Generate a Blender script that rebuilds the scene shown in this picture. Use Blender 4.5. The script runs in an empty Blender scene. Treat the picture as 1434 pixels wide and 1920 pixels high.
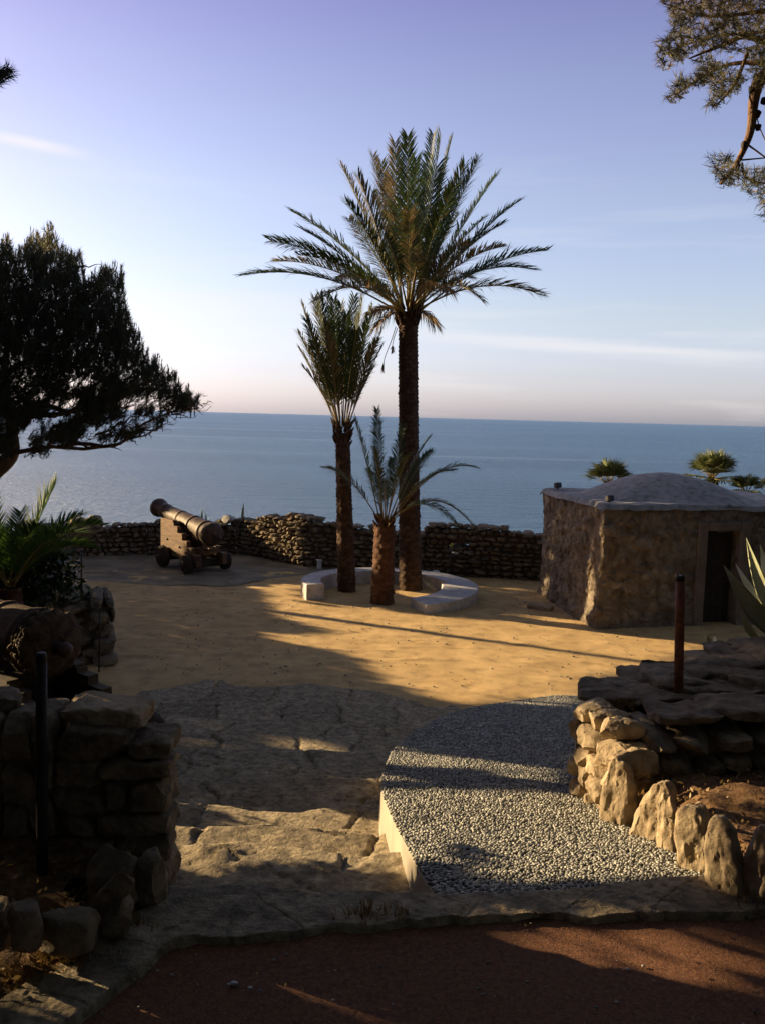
import bpy, math, random
import numpy as np
from math import sin, cos, pi, radians, sqrt, atan2, exp
sc = bpy.context.scene
# ------------------------------------------------------------------ camera, sky, sun, exposure
EYE = np.array([0., 0., 2.0]); PITCH = radians(6.3); ROLL = radians(1.5); F = 1628.
cam_d = bpy.data.cameras.new('camera'); cam = bpy.data.objects.new('camera', cam_d)
sc.collection.objects.link(cam); sc.camera = cam
cam_d.sensor_fit = 'VERTICAL'; cam_d.sensor_height = 24.0; cam_d.lens = 24.0*F/1920
cam_d.clip_start = 0.05; cam_d.clip_end = 60000
def _Rx(a): c, s = cos(a), sin(a); return np.array([[1, 0, 0], [0, c, -s], [0, s, c]])
def _Rz(a): c, s = cos(a), sin(a); return np.array([[c, -s, 0], [s, c, 0], [0, 0, 1]])
CM = _Rx(pi/2-PITCH) @ _Rz(ROLL)
from mathutils import Matrix, Vector
mw = Matrix([list(CM[i]) + [EYE[i]] for i in range(3)] + [[0, 0, 0, 1]]); cam.matrix_world = mw
SUN_AZ = radians(66); SUN_EL = radians(14)          # azimuth to the left of the view
sdir = np.array([-sin(SUN_AZ)*cos(SUN_EL), cos(SUN_AZ)*cos(SUN_EL), sin(SUN_EL)])
sun_d = bpy.data.lights.new('sun', 'SUN'); sun_d.energy = 5.0; sun_d.angle = radians(0.55); sun_d.color = (1.0, 0.74, 0.42)
sun = bpy.data.objects.new('sun', sun_d); sc.collection.objects.link(sun)
sun.rotation_euler = Vector(sdir).to_track_quat('Z', 'Y').to_euler(); sun.location = (-40, 20, 30)
w = bpy.data.worlds.new('World'); sc.world = w; w.use_nodes = True
wn = w.node_tree; wn.nodes.clear()
def N(nt, t, **k):
    n = nt.nodes.new(t)
    for a, b in k.items(): setattr(n, a, b)
    return n
SKY_STRENGTH = 0.06
sky = N(wn, 'ShaderNodeTexSky', sky_type='NISHITA', sun_disc=False, sun_elevation=SUN_EL, sun_rotation=-SUN_AZ,
        altitude=0, air_density=1.2, dust_density=1.0, ozone_density=2.0)
bg = N(wn, 'ShaderNodeBackground'); bg.inputs[1].default_value = SKY_STRENGTH
wo = N(wn, 'ShaderNodeOutputWorld')
tc = N(wn, 'ShaderNodeTexCoord'); mp = N(wn, 'ShaderNodeMapping'); mp.inputs['Scale'].default_value = (1.4, 1.4, 16.0)
wn.links.new(tc.outputs['Generated'], mp.inputs[0])
cn = N(wn, 'ShaderNodeTexNoise'); cn.inputs['Scale'].default_value = 2.2; cn.inputs['Detail'].default_value = 5; cn.inputs['Roughness'].default_value = .55
wn.links.new(mp.outputs[0], cn.inputs['Vector'])
cr = N(wn, 'ShaderNodeMapRange'); cr.inputs['From Min'].default_value = .54; cr.inputs['From Max'].default_value = .78
wn.links.new(cn.outputs['Fac'], cr.inputs['Value'])
sz = N(wn, 'ShaderNodeSeparateXYZ'); wn.links.new(tc.outputs['Generated'], sz.inputs[0])
cz = N(wn, 'ShaderNodeMapRange'); cz.inputs['From Min'].default_value = .32; cz.inputs['From Max'].default_value = .12
wn.links.new(sz.outputs['Z'], cz.inputs['Value'])
cm = N(wn, 'ShaderNodeMath', operation='MULTIPLY'); wn.links.new(cr.outputs[0], cm.inputs[0]); wn.links.new(cz.outputs[0], cm.inputs[1])
cm2 = N(wn, 'ShaderNodeMath', operation='MULTIPLY'); cm2.inputs[1].default_value = .38; wn.links.new(cm.outputs[0], cm2.inputs[0])
tint = N(wn, 'ShaderNodeMix', data_type='RGBA', blend_type='MULTIPLY'); tint.inputs[0].default_value = 1
hz = N(wn, 'ShaderNodeValToRGB'); wn.links.new(sz.outputs['Z'], hz.inputs[0]); he = hz.color_ramp.elements     # morning air: less orange at the horizon, violet overhead
_st = [(0., (1.5, 1.76, 3.6)), (.05, (1.48, 1.5, 2.55)), (.11, (1.68, 1.5, 1.9)), (.24, (1.86, 1.50, 1.74)), (.35, (1.76, 1.30, 1.62)), (.45, (1.5, .97, 1.45)), (.7, (1.35, 1.0, .85))]
he[0].position = _st[0][0]; he[0].color = (*[c/3.5 for c in _st[0][1]], 1); he[1].position = _st[-1][0]; he[1].color = (*[c/3.5 for c in _st[-1][1]], 1)
for p_, c_ in _st[1:-1]: e_ = he.new(p_); e_.color = (*[c/3.5 for c in c_], 1)
hs = N(wn, 'ShaderNodeVectorMath', operation='SCALE'); hs.inputs[3].default_value = 3.5*.05/SKY_STRENGTH; wn.links.new(hz.outputs[0], hs.inputs[0]); wn.links.new(hs.outputs[0], tint.inputs[7])
wn.links.new(sky.outputs[0], tint.inputs[6])
cmix = N(wn, 'ShaderNodeMix', data_type='RGBA'); cmix.inputs[7].default_value = (6.0, 5.8, 5.7, 1)
wn.links.new(cm2.outputs[0], cmix.inputs[0]); wn.links.new(tint.outputs[2], cmix.inputs[6])
def streak(az, el, slope, half_az, half_el, amt):
    # one thin veil of cirrus around a direction (radians, az to the right of north)
    nz_ = N(wn, 'ShaderNodeMath', operation='MULTIPLY_ADD'); nz_.inputs[1].default_value = half_el*2.2; nz_.inputs[2].default_value = -half_el*1.1; wn.links.new(cn.outputs['Fac'], nz_.inputs[0])
    sx = N(wn, 'ShaderNodeMath', operation='MULTIPLY_ADD'); sx.inputs[1].default_value = -slope; sx.inputs[2].default_value = slope*math.sin(az)-math.sin(el); wn.links.new(sz.outputs['X'], sx.inputs[0])
    d1 = N(wn, 'ShaderNodeMath', operation='ADD'); wn.links.new(sz.outputs['Z'], d1.inputs[0]); wn.links.new(sx.outputs[0], d1.inputs[1])
    d2 = N(wn, 'ShaderNodeMath', operation='ADD'); wn.links.new(d1.outputs[0], d2.inputs[0]); wn.links.new(nz_.outputs[0], d2.inputs[1])
    ab = N(wn, 'ShaderNodeMath', operation='ABSOLUTE'); wn.links.new(d2.outputs[0], ab.inputs[0]); m1 = N(wn, 'ShaderNodeMapRange', interpolation_type='SMOOTHSTEP'); m1.inputs[1].default_value = half_el; m1.inputs[2].default_value = 0.; wn.links.new(ab.outputs[0], m1.inputs[0])
    ax = N(wn, 'ShaderNodeMath', operation='ADD'); ax.inputs[1].default_value = -math.sin(az); wn.links.new(sz.outputs['X'], ax.inputs[0]); ab2 = N(wn, 'ShaderNodeMath', operation='ABSOLUTE'); wn.links.new(ax.outputs[0], ab2.inputs[0]); m2 = N(wn, 'ShaderNodeMapRange', interpolation_type='SMOOTHSTEP'); m2.inputs[1].default_value = half_az; m2.inputs[2].default_value = 0.; wn.links.new(ab2.outputs[0], m2.inputs[0])
    mu = N(wn, 'ShaderNodeMath', operation='MULTIPLY'); wn.links.new(m1.outputs[0], mu.inputs[0]); wn.links.new(m2.outputs[0], mu.inputs[1]); mv = N(wn, 'ShaderNodeMath', operation='MULTIPLY'); mv.inputs[1].default_value = amt; wn.links.new(mu.outputs[0], mv.inputs[0]); return mv.outputs[0]
lastc = cmix.outputs[2]
for a_ in ((-.37, .262, -.05, .075, .008, .75), (.18, .083, -.07, .30, .014, .45), (-.22, .115, .0, .28, .02, .30), (.34, .075, -.04, .2, .008, .3)):
    f_ = streak(*a_); x_ = N(wn, 'ShaderNodeMix', data_type='RGBA'); x_.inputs[7].default_value = (6.2, 5.9, 5.9, 1); wn.links.new(f_, x_.inputs[0]); wn.links.new(lastc, x_.inputs[6]); lastc = x_.outputs[2]
wn.links.new(lastc, bg.inputs[0]); wn.links.new(bg.outputs[0], wo.inputs[0])
vs = sc.view_settings; vs.view_transform = 'Standard'; vs.look = 'None'; vs.gamma = 1.0; vs.exposure = 1.4
sc.render.resolution_x = 764; sc.render.resolution_y = 1024

# ------------------------------------------------------------------ projection helpers (photo pixels -> real points)
def ray(px, py): return CM @ np.array([(px-717)/F, -(py-960)/F, -1.])
def gz(px, py, z=-1.9):
    d = ray(px, py); return EYE + d*(z-EYE[2])/d[2]
def atY(px, py, Y):
    d = ray(px, py); return EYE + d*Y/d[1]
RA, RY = .22, 3.4
def on_ramp(px, py):
    d = ray(px, py); return EYE + d*(RA*RY-EYE[2])/(d[2]+RA*d[1])
SP = [(3.3, 0.0), (3.5, -.05), (3.74, -.30), (4.45, -.34), (4.5, -.54), (5.1, -.58), (5.8, -.86), (7.0, -1.2), (9.0, -1.58), (11.5, -1.88), (40, -1.9)]
def stair_z(Y): return np.interp(Y, [a for a, _ in SP], [b for _, b in SP])
def on_stair(px, py):
    lo, hi = 3.0, 30.
    for _ in range(40):
        m = (lo+hi)/2
        if atY(px, py, m)[2] > stair_z(m): lo = m
        else: hi = m
    return atY(px, py, lo)
UX, UY = cos(SUN_AZ), sin(SUN_AZ)
def uw(p):
    p = np.asarray(p, float); s = p[..., 0]*-sin(SUN_AZ) + p[..., 1]*cos(SUN_AZ)
    return p[..., 0]*UX + p[..., 1]*UY, p[..., 2] - s*math.tan(SUN_EL)

# ------------------------------------------------------------------ noise
def _h(ix, iy, iz, seed):
    n = (ix.astype(np.int64)*374761393 + iy.astype(np.int64)*668265263 + iz.astype(np.int64)*2147483647 + seed*974634777) & 0xffffffff
    n = ((n ^ (n >> 13))*1274126177) & 0xffffffff
    n = ((n ^ (n >> 16))*2246822519) & 0xffffffff
    return ((n ^ (n >> 15)) & 0xffffff)/float(0xffffff)
def vn(p, seed=0):
    p = np.asarray(p, float); i = np.floor(p).astype(np.int64); f = p-i; f = f*f*(3-2*f)
    r = 0
    for a in (0, 1):
        for b in (0, 1):
            for c in (0, 1):
                wgt = (f[..., 0] if a else 1-f[..., 0])*(f[..., 1] if b else 1-f[..., 1])*(f[..., 2] if c else 1-f[..., 2])
                r = r + wgt*_h(i[..., 0]+a, i[..., 1]+b, i[..., 2]+c, seed)
    return r*2-1
def fbm(p, seed=0, o=4, g=.5):
    r = 0; a = 1.; p = np.asarray(p, float)
    for k in range(o): r = r + a*vn(p*2**k+k*17.3, seed+k); a *= g
    return r
def vfbm(p, seed=0, o=3, g=.5): return np.stack([fbm(p, seed+31*k, o, g) for k in range(3)], -1)

# ------------------------------------------------------------------ materials
def mat(name, c1, c2, scale=3., rough=.9, bump=.3, bscale=20., c3=None, metallic=0., spec=.3, rnd=0., detail=6, dist=.02, trans=0., stretch=None, sss=None):
    m = bpy.data.materials.new(name); m.use_nodes = True; nt = m.node_tree; nt.nodes.clear(); L = nt.links.new
    o = N(nt, 'ShaderNodeOutputMaterial'); b = N(nt, 'ShaderNodeBsdfPrincipled')
    t = N(nt, 'ShaderNodeTexCoord'); vec = t.outputs['Object']
    if stretch:
        mpn = N(nt, 'ShaderNodeMapping'); mpn.inputs['Scale'].default_value = stretch; L(vec, mpn.inputs[0]); vec = mpn.outputs[0]
    n = N(nt, 'ShaderNodeTexNoise'); n.inputs['Scale'].default_value = scale; n.inputs['Detail'].default_value = detail; n.inputs['Roughness'].default_value = .6
    L(vec, n.inputs['Vector'])
    r = N(nt, 'ShaderNodeValToRGB'); L(n.outputs['Fac'], r.inputs[0])
    r.color_ramp.elements[0].position = .35; r.color_ramp.elements[1].position = .65
    r.color_ramp.elements[0].color = (*c1, 1); r.color_ramp.elements[1].color = (*c2, 1)
    col = r.outputs[0]
    if c3:
        n3 = N(nt, 'ShaderNodeTexNoise'); n3.inputs['Scale'].default_value = scale*2.3; n3.inputs['Detail'].default_value = 4; L(vec, n3.inputs['Vector'])
        m3 = N(nt, 'ShaderNodeMapRange'); m3.inputs[1].default_value = .48; m3.inputs[2].default_value = .74; L(n3.outputs['Fac'], m3.inputs[0])
        x = N(nt, 'ShaderNodeMix', data_type='RGBA'); L(m3.outputs[0], x.inputs[0]); L(col, x.inputs[6]); x.inputs[7].default_value = (*c3, 1); col = x.outputs[2]
    at = N(nt, 'ShaderNodeAttribute'); at.attribute_name = 'tone'
    if rnd:
        mr = N(nt, 'ShaderNodeMapRange'); mr.inputs[3].default_value = 1-rnd; mr.inputs[4].default_value = 1+rnd; L(at.outputs['Fac'], mr.inputs[0])
        x = N(nt, 'ShaderNodeMix', data_type='RGBA', blend_type='MULTIPLY'); x.inputs[0].default_value = 1; L(col, x.inputs[6]); L(mr.outputs[0], x.inputs[7]); col = x.outputs[2]
    L(col, b.inputs['Base Color'])
    b.inputs['Roughness'].default_value = rough; b.inputs['Metallic'].default_value = metallic; b.inputs['Specular IOR Level'].default_value = spec
    if bump:
        bn = N(nt, 'ShaderNodeTexNoise'); bn.inputs['Scale'].default_value = bscale; bn.inputs['Detail'].default_value = 8; bn.inputs['Roughness'].default_value = .65; L(vec, bn.inputs['Vector'])
        bb = N(nt, 'ShaderNodeBump'); bb.inputs['Strength'].default_value = bump; bb.inputs['Distance'].default_value = dist; L(bn.outputs['Fac'], bb.inputs['Height']); L(bb.outputs[0], b.inputs['Normal'])
    if trans:
        tr = N(nt, 'ShaderNodeBsdfTranslucent'); L(col, tr.inputs[0]); mx = N(nt, 'ShaderNodeMixShader'); mx.inputs[0].default_value = trans
        L(b.outputs[0], mx.inputs[1]); L(tr.outputs[0], mx.inputs[2]); L(mx.outputs[0], o.inputs[0])
    else: L(b.outputs[0], o.inputs[0])
    return m
def leafmat(name, stops, rough=.55, trans=.3, spec=.4):
    """colour from the per-leaf attribute 'tone' (0..1)"""
    m = bpy.data.materials.new(name); m.use_nodes = True; nt = m.node_tree; nt.nodes.clear(); L = nt.links.new
    o = N(nt, 'ShaderNodeOutputMaterial'); b = N(nt, 'ShaderNodeBsdfPrincipled'); at = N(nt, 'ShaderNodeAttribute'); at.attribute_name = 'tone'
    r = N(nt, 'ShaderNodeValToRGB'); L(at.outputs['Fac'], r.inputs[0])
    e = r.color_ramp.elements; e[0].position = stops[0][0]; e[0].color = (*stops[0][1], 1); e[1].position = stops[-1][0]; e[1].color = (*stops[-1][1], 1)
    for p, c in stops[1:-1]: q = e.new(p); q.color = (*c, 1)
    L(r.outputs[0], b.inputs['Base Color']); b.inputs['Roughness'].default_value = rough; b.inputs['Specular IOR Level'].default_value = spec
    tr = N(nt, 'ShaderNodeBsdfTranslucent'); L(r.outputs[0], tr.inputs[0]); mx = N(nt, 'ShaderNodeMixShader'); mx.inputs[0].default_value = trans
    L(b.outputs[0], mx.inputs[1]); L(tr.outputs[0], mx.inputs[2]); L(mx.outputs[0], o.inputs[0])
    return m
M = {}
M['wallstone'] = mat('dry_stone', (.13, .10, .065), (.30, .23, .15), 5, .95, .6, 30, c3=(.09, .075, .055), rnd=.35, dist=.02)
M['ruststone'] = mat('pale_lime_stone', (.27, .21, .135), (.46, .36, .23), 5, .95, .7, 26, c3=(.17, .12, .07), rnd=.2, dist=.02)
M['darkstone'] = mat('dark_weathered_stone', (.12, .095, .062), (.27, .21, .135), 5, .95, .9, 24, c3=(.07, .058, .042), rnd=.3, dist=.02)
M['mortar'] = mat('earth_mortar', (.07, .055, .035), (.14, .105, .065), 6, .95, .5, 40)
M['flag'] = mat('worn_flagstone', (.21, .17, .11), (.46, .37, .235), 9, .92, 1.0, 24, c3=(.13, .105, .07), rnd=.25, dist=.035, detail=10)
M['sand'] = mat('compacted_sand', (.50, .335, .145), (.68, .47, .215), 1.6, .95, .8, 60, c3=(.39, .26, .115), dist=.02, detail=12)
M['paving'] = mat('worn_paving', (.19, .155, .105), (.32, .265, .18), 1.5, .95, .4, 25, rnd=.15)
M['earth'] = mat('brown_leaf_litter', (.075, .04, .018), (.19, .10, .045), 9, .95, .8, 60, c3=(.26, .16, .075), dist=.03)
M['dryearth'] = mat('terrain_earth', (.06, .05, .03), (.12, .095, .055), 2, .95, .5, 20)
M['redpath'] = mat('red_gravel_path', (.12, .052, .026), (.23, .10, .048), 42, .9, 1.0, 130, c3=(.30, .15, .075), dist=.015, detail=4)
M['pebble'] = mat('pebble_stone', (.17, .168, .145), (.36, .35, .30), 9, .5, .15, 60, rnd=.75, spec=.5)
M['rampconc'] = mat('ramp_cement', (.09, .085, .07), (.15, .14, .12), 8, .9, .3, 60)
M['rampwall'] = mat('cream_render', (.27, .235, .185), (.38, .335, .265), 3, .85, .2, 40)
M['bench'] = mat('white_bench_plaster', (.46, .45, .45), (.60, .585, .575), 4, .75, .3, 30, c3=(.36, .335, .30), detail=10)
M['roughcast'] = mat('rough_masonry_plaster', (.15, .12, .085), (.33, .275, .205), 3.2, .95, 1.0, 13, c3=(.13, .085, .05), dist=.06, detail=12, rnd=.3)
M['doorframe'] = mat('smooth_pinkish_render', (.155, .12, .09), (.235, .18, .14), 3, .9, .3, 25)
M['cement'] = mat('grey_cement', (.27, .265, .25), (.40, .39, .37), 3.2, .9, .5, 25, c3=(.17, .165, .155), detail=10)
M['door'] = mat('dark_door_wood', (.03, .022, .017), (.06, .045, .033), 6, .7, .3, 30, stretch=(8, 8, 1))
M['shadedwood'] = mat('shaded_carriage_wood', (.045, .032, .02), (.11, .08, .05), 3, .75, .5, 18, stretch=(1, 1, 6), dist=.01)  # carriage wood darkened to stand in for shade on the near cannon
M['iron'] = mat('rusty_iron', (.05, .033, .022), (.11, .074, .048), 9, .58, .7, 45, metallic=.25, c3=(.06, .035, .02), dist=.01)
M['crust'] = mat('flaking_crust_and_shade', (.055, .035, .022), (.15, .10, .06), 12, .8, 1.0, 34, metallic=.2, dist=.05)
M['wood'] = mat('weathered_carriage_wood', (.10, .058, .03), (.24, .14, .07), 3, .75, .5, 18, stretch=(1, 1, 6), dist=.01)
M['darkwood'] = mat('dark_wheel_wood', (.03, .02, .013), (.06, .04, .025), 4, .8, .5, 20)
M['rustpost'] = mat('rusted_post_paint', (.16, .05, .025), (.27, .10, .05), 14, .6, .4, 60, c3=(.06, .03, .02), dist=.006)
M['blackpost'] = mat('black_post_paint', (.012, .011, .010), (.025, .022, .02), 14, .55, .3, 60)
M['lampmetal'] = mat('lamp_metal', (.03, .03, .033), (.05, .05, .055), 5, .4, 0)
M['lampwhite'] = mat('lamp_enamel', (.62, .64, .66), (.74, .76, .78), 5, .4, 0)
M['bark'] = mat('pine_bark', (.11, .065, .04), (.26, .16, .095), 7, .95, .9, 18, stretch=(1, 1, .35), dist=.04)
M['ptrunk'] = mat('palm_trunk_fibre', (.045, .028, .017), (.12, .07, .04), 9, .95, 1.0, 40, c3=(.03, .02, .014), dist=.02, rnd=.35)
M['ytrunk'] = mat('young_palm_bark', (.06, .030, .018), (.14, .068, .036), 9, .95, .9, 40, c3=(.06, .03, .018), dist=.02, rnd=.35)
M['rachis'] = mat('frond_stalk', (.16, .13, .04), (.30, .22, .08), 5, .6, 0, rnd=.2)
M['palmleaf'] = leafmat('date_palm_leaflet', [(0, (.030, .055, .020)), (.45, (.055, .085, .026)), (.75, (.10, .115, .035)), (.88, (.22, .16, .07)), (1, (.27, .175, .09))], trans=.22, rough=.45)
M['greenleaf'] = leafmat('green_palm_leaflet', [(0, (.035, .07, .012)), (.6, (.06, .12, .02)), (1, (.09, .16, .03))], trans=.3, rough=.65, spec=.2)
M['fanleaf'] = leafmat('fan_palm_leaf', [(0, (.05, .07, .025)), (.6, (.12, .14, .045)), (1, (.24, .22, .08))], trans=.3)
M['deadleaf'] = leafmat('dead_frond', [(0, (.16, .10, .05)), (1, (.36, .24, .13))], trans=.3)
M['needle'] = leafmat('pine_needle', [(0, (.03, .034, .018)), (.5, (.06, .062, .028)), (.8, (.13, .125, .045)), (1, (.20, .16, .065))], trans=.3)
M['needlelit'] = leafmat('sun_brightened_pine_needle', [(0, (.09, .10, .05)), (.5, (.19, .185, .10)), (.8, (.32, .26, .15)), (1, (.42, .28, .18))], trans=.45)  # needle colours brightened to stand in for warm sunlight
M['shrub'] = leafmat('shrub_leaf', [(0, (.010, .022, .008)), (.6, (.03, .055, .016)), (1, (.07, .11, .03))], trans=.2, rough=.3)
M['agave'] = mat('agave_skin', (.34, .38, .24), (.50, .52, .34), 3, .5, .15, 25, c3=(.34, .33, .12))
M['agavepale'] = mat('agave_yellow_margin', (.48, .46, .28), (.60, .57, .38), 3, .5, .1, 25)
M['drygrass'] = leafmat('dry_grass_blade', [(0, (.10, .06, .02)), (.5, (.24, .15, .05)), (1, (.36, .25, .10))], trans=.3)
M['whiterock'] = mat('pale_rock', (.42, .40, .35), (.55, .52, .46), 6, .9, .4, 20)

def seamat():
    m = bpy.data.materials.new('sea_water'); m.use_nodes = True; nt = m.node_tree; nt.nodes.clear(); L = nt.links.new
    o = N(nt, 'ShaderNodeOutputMaterial'); b = N(nt, 'ShaderNodeBsdfPrincipled'); g = N(nt, 'ShaderNodeNewGeometry')
    b.inputs['Roughness'].default_value = .3; b.inputs['IOR'].default_value = 1.33; b.inputs['Specular IOR Level'].default_value = .30
    mp1 = N(nt, 'ShaderNodeMapping'); mp1.inputs['Scale'].default_value = (.0012, .006, 1); L(g.outputs['Position'], mp1.inputs[0])
    n1 = N(nt, 'ShaderNodeTexNoise'); n1.inputs['Scale'].default_value = 1.; n1.inputs['Detail'].default_value = 5; L(mp1.outputs[0], n1.inputs[0])
    r = N(nt, 'ShaderNodeValToRGB'); L(n1.outputs['Fac'], r.inputs[0])
    r.color_ramp.elements[0].position = .35; r.color_ramp.elements[0].color = (.016, .082, .19, 1)
    r.color_ramp.elements[1].position = .62; r.color_ramp.elements[1].color = (.030, .118, .245, 1)
    mp4 = N(nt, 'ShaderNodeMapping'); mp4.inputs['Scale'].default_value = (.035, .16, 1); L(g.outputs['Position'], mp4.inputs[0]); n4 = N(nt, 'ShaderNodeTexNoise'); n4.inputs['Scale'].default_value = 1; n4.inputs['Detail'].default_value = 6; n4.inputs['Roughness'].default_value = .7; L(mp4.outputs[0], n4.inputs[0])
    n2 = N(nt, 'ShaderNodeTexNoise'); n2.inputs['Scale'].default_value = .9; n2.inputs['Detail'].default_value = 7; n2.inputs['Roughness'].default_value = .65
    mp2 = N(nt, 'ShaderNodeMapping'); mp2.inputs['Scale'].default_value = (.55, 1, 1); L(g.outputs['Position'], mp2.inputs[0]); L(mp2.outputs[0], n2.inputs[0])
    # calm slicks: less ripple
    mr = N(nt, 'ShaderNodeMapRange'); mr.inputs[1].default_value = .60; mr.inputs[2].default_value = .68; mr.inputs[3].default_value = 1.; mr.inputs[4].default_value = .45
    mp3 = N(nt, 'ShaderNodeMapping'); mp3.inputs['Scale'].default_value = (.0009, .014, 1); mp3.inputs['Rotation'].default_value = (0, 0, .12); L(g.outputs['Position'], mp3.inputs[0])
    n3 = N(nt, 'ShaderNodeTexNoise'); n3.inputs['Scale'].default_value = 1; n3.inputs['Detail'].default_value = 3; L(mp3.outputs[0], n3.inputs[0]); L(n3.outputs['Fac'], mr.inputs[0])
    mr2 = N(nt, 'ShaderNodeMapRange'); mr2.inputs[1].default_value = .585; mr2.inputs[2].default_value = .64; mr2.inputs[3].default_value = 0.; mr2.inputs[4].default_value = .55; L(n3.outputs['Fac'], mr2.inputs[0])
    sm = N(nt, 'ShaderNodeMix', data_type='RGBA'); L(mr2.outputs[0], sm.inputs[0]); L(r.outputs[0], sm.inputs[6]); sm.inputs[7].default_value = (.12, .19, .28, 1); L(sm.outputs[2], b.inputs['Base Color'])
    bb = N(nt, 'ShaderNodeBump'); bb.inputs['Distance'].default_value = 1.6; L(mr.outputs[0], bb.inputs['Strength']); ad = N(nt, 'ShaderNodeMath', operation='MULTIPLY_ADD'); ad.inputs[1].default_value = 3.2; L(n4.outputs['Fac'], ad.inputs[0]); L(n2.outputs['Fac'], ad.inputs[2]); L(ad.outputs[0], bb.inputs['Height'])
    L(bb.outputs[0], b.inputs['Normal']); L(b.outputs[0], o.inputs[0]); return m
M['sea'] = seamat()

# ------------------------------------------------------------------ object helpers
class MB:
    """collects pieces of ONE part"""
    def __init__(s): s.v = []; s.f = []; s.t = []; s.n = 0
    def add(s, v, f, tone=.5):
        v = np.asarray(v, float).reshape(-1, 3); s.v.append(v)
        t = np.full(len(v), tone) if np.isscalar(tone) else np.asarray(tone, float); s.t.append(t)
        if isinstance(f, np.ndarray): s.f.append(f+s.n)
        else:
            by = {}
            for q in f: by.setdefault(len(q), []).append(q)
            for q in by.values(): s.f.append(np.array(q, int)+s.n)
        s.n += len(v)
def mesh(name, mb, m, smooth=True, off=(0, 0, 0)):
    v = np.concatenate(mb.v) - np.array(off); me = bpy.data.meshes.new(name)
    me.vertices.add(len(v)); me.vertices.foreach_set('co', v.astype(np.float32).ravel())
    nl = sum(a.size for a in mb.f); npol = sum(len(a) for a in mb.f)
    me.loops.add(nl); me.loops.foreach_set('vertex_index', np.concatenate([a.ravel() for a in mb.f]).astype(np.int32))
    me.polygons.add(npol); tot = np.concatenate([np.full(len(a), a.shape[1]) for a in mb.f]).astype(np.int32)
    st = np.concatenate([[0], np.cumsum(tot)[:-1]]).astype(np.int32)
    me.polygons.foreach_set('loop_start', st); me.polygons.foreach_set('loop_total', tot)
    me.polygons.foreach_set('use_smooth', np.full(npol, smooth))
    at = me.attributes.new('tone', 'FLOAT', 'POINT'); at.data.foreach_set('value', np.concatenate(mb.t).astype(np.float32))
    me.update(calc_edges=True); me.validate(); me.materials.append(m)
    if smooth and m in (M['darkstone'], M['ruststone'], M['wallstone']): me.set_sharp_from_angle(angle=radians(30))
    return me
def tag(o, label=None, cat=None, group=None, kind=None):
    if label: o['label'] = label
    if cat: o['category'] = cat
    if group: o['group'] = group
    if kind: o['kind'] = kind
    return o
def thing(name, label, cat, loc, group=None):
    o = bpy.data.objects.new(name, None); sc.collection.objects.link(o); o.location = tuple(loc); o.empty_display_size = .1
    o['base'] = [float(a) for a in loc]; return tag(o, label, cat, group)
def root_loc(o):
    while o.parent: o = o.parent
    return tuple(o.location)
def part(name, mb, m, parent, smooth=True, label=None):
    o = bpy.data.objects.new(name, mesh(name, mb, m, smooth, root_loc(parent))); sc.collection.objects.link(o); o.parent = parent
    if label: o['label'] = label
    return o
def solo(name, mb, m, label=None, cat=None, group=None, kind=None, smooth=True, loc=None):
    if loc is None:
        v = np.concatenate(mb.v); loc = (v[:, 0].mean(), v[:, 1].mean(), v[:, 2].min())
        if kind == 'structure': loc = (0, 0, 0)
    o = bpy.data.objects.new(name, mesh(name, mb, m, smooth, loc)); sc.collection.objects.link(o); o.location = tuple(float(a) for a in loc)
    return tag(o, label, cat, group, kind)
def copy_tree(o, parent=None):
    c = o.copy(); sc.collection.objects.link(c)
    if parent: c.parent = parent
    for ch in [x for x in bpy.data.objects if x.parent == o]: copy_tree(ch, c)
    return c
# primitive pieces
def gridf(nu, nv, close=False):
    i, j = np.meshgrid(np.arange(nu-(0 if close else 1)), np.arange(nv-1), indexing='ij'); i = i.ravel(); j = j.ravel(); k = (i+1) % nu
    return np.stack([i*nv+j, k*nv+j, k*nv+j+1, i*nv+j+1], 1)
_ico = {}
def ico(sub):
    if sub not in _ico:
        import bmesh
        bm = bmesh.new(); bmesh.ops.create_icosphere(bm, subdivisions=sub, radius=1)
        _ico[sub] = (np.array([q.co[:] for q in bm.verts]), np.array([[q.index for q in f.verts] for f in bm.faces])); bm.free()
    return _ico[sub]
def rot(rx=0, ry=0, rz=0):
    c, s = cos(ry), sin(ry); Ry = np.array([[c, 0, s], [0, 1, 0], [-s, 0, c]]); return _Rz(rz) @ Ry @ _Rx(rx)
def rock(mb, c, d, R=None, n=4., sub=3, amp=.12, seed=0, tone=.5, nf=2.2, fine=0., cuts=9):
    """irregular stone: superellipsoid of half sizes d pushed about by noise; amp relative to the smallest half size"""
    v, f = ico(sub); v = v/(np.abs(v)**n).sum(1, keepdims=True)**(1/n); d = np.array(d, float)
    dm = d.mean(); q = v*d
    off = vfbm(q/dm*nf*.5+seed*7.7, seed, 3)*amp*dm
    q = q + off*.6
    if cuts:
        rc = np.random.default_rng(seed*13+7); ns = rc.normal(0, 1, (cuts, 3)); ns /= np.linalg.norm(ns, axis=1)[:, None]
        for nn_ in ns:
            g = nn_/d; g /= np.linalg.norm(g); h = q@g; lim = h.max()*rc.uniform(.66, .92); e_ = np.clip(h-lim, 0, None); q = q - e_[:, None]*g*.98
    ff = fine if fine else dm*.22; q = q + vfbm(q/ff+seed*3.1, seed+5, 4, .62)*ff*.13
    if R is not None: q = q @ R.T
    mb.add(q+np.array(c), f, tone)
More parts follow.
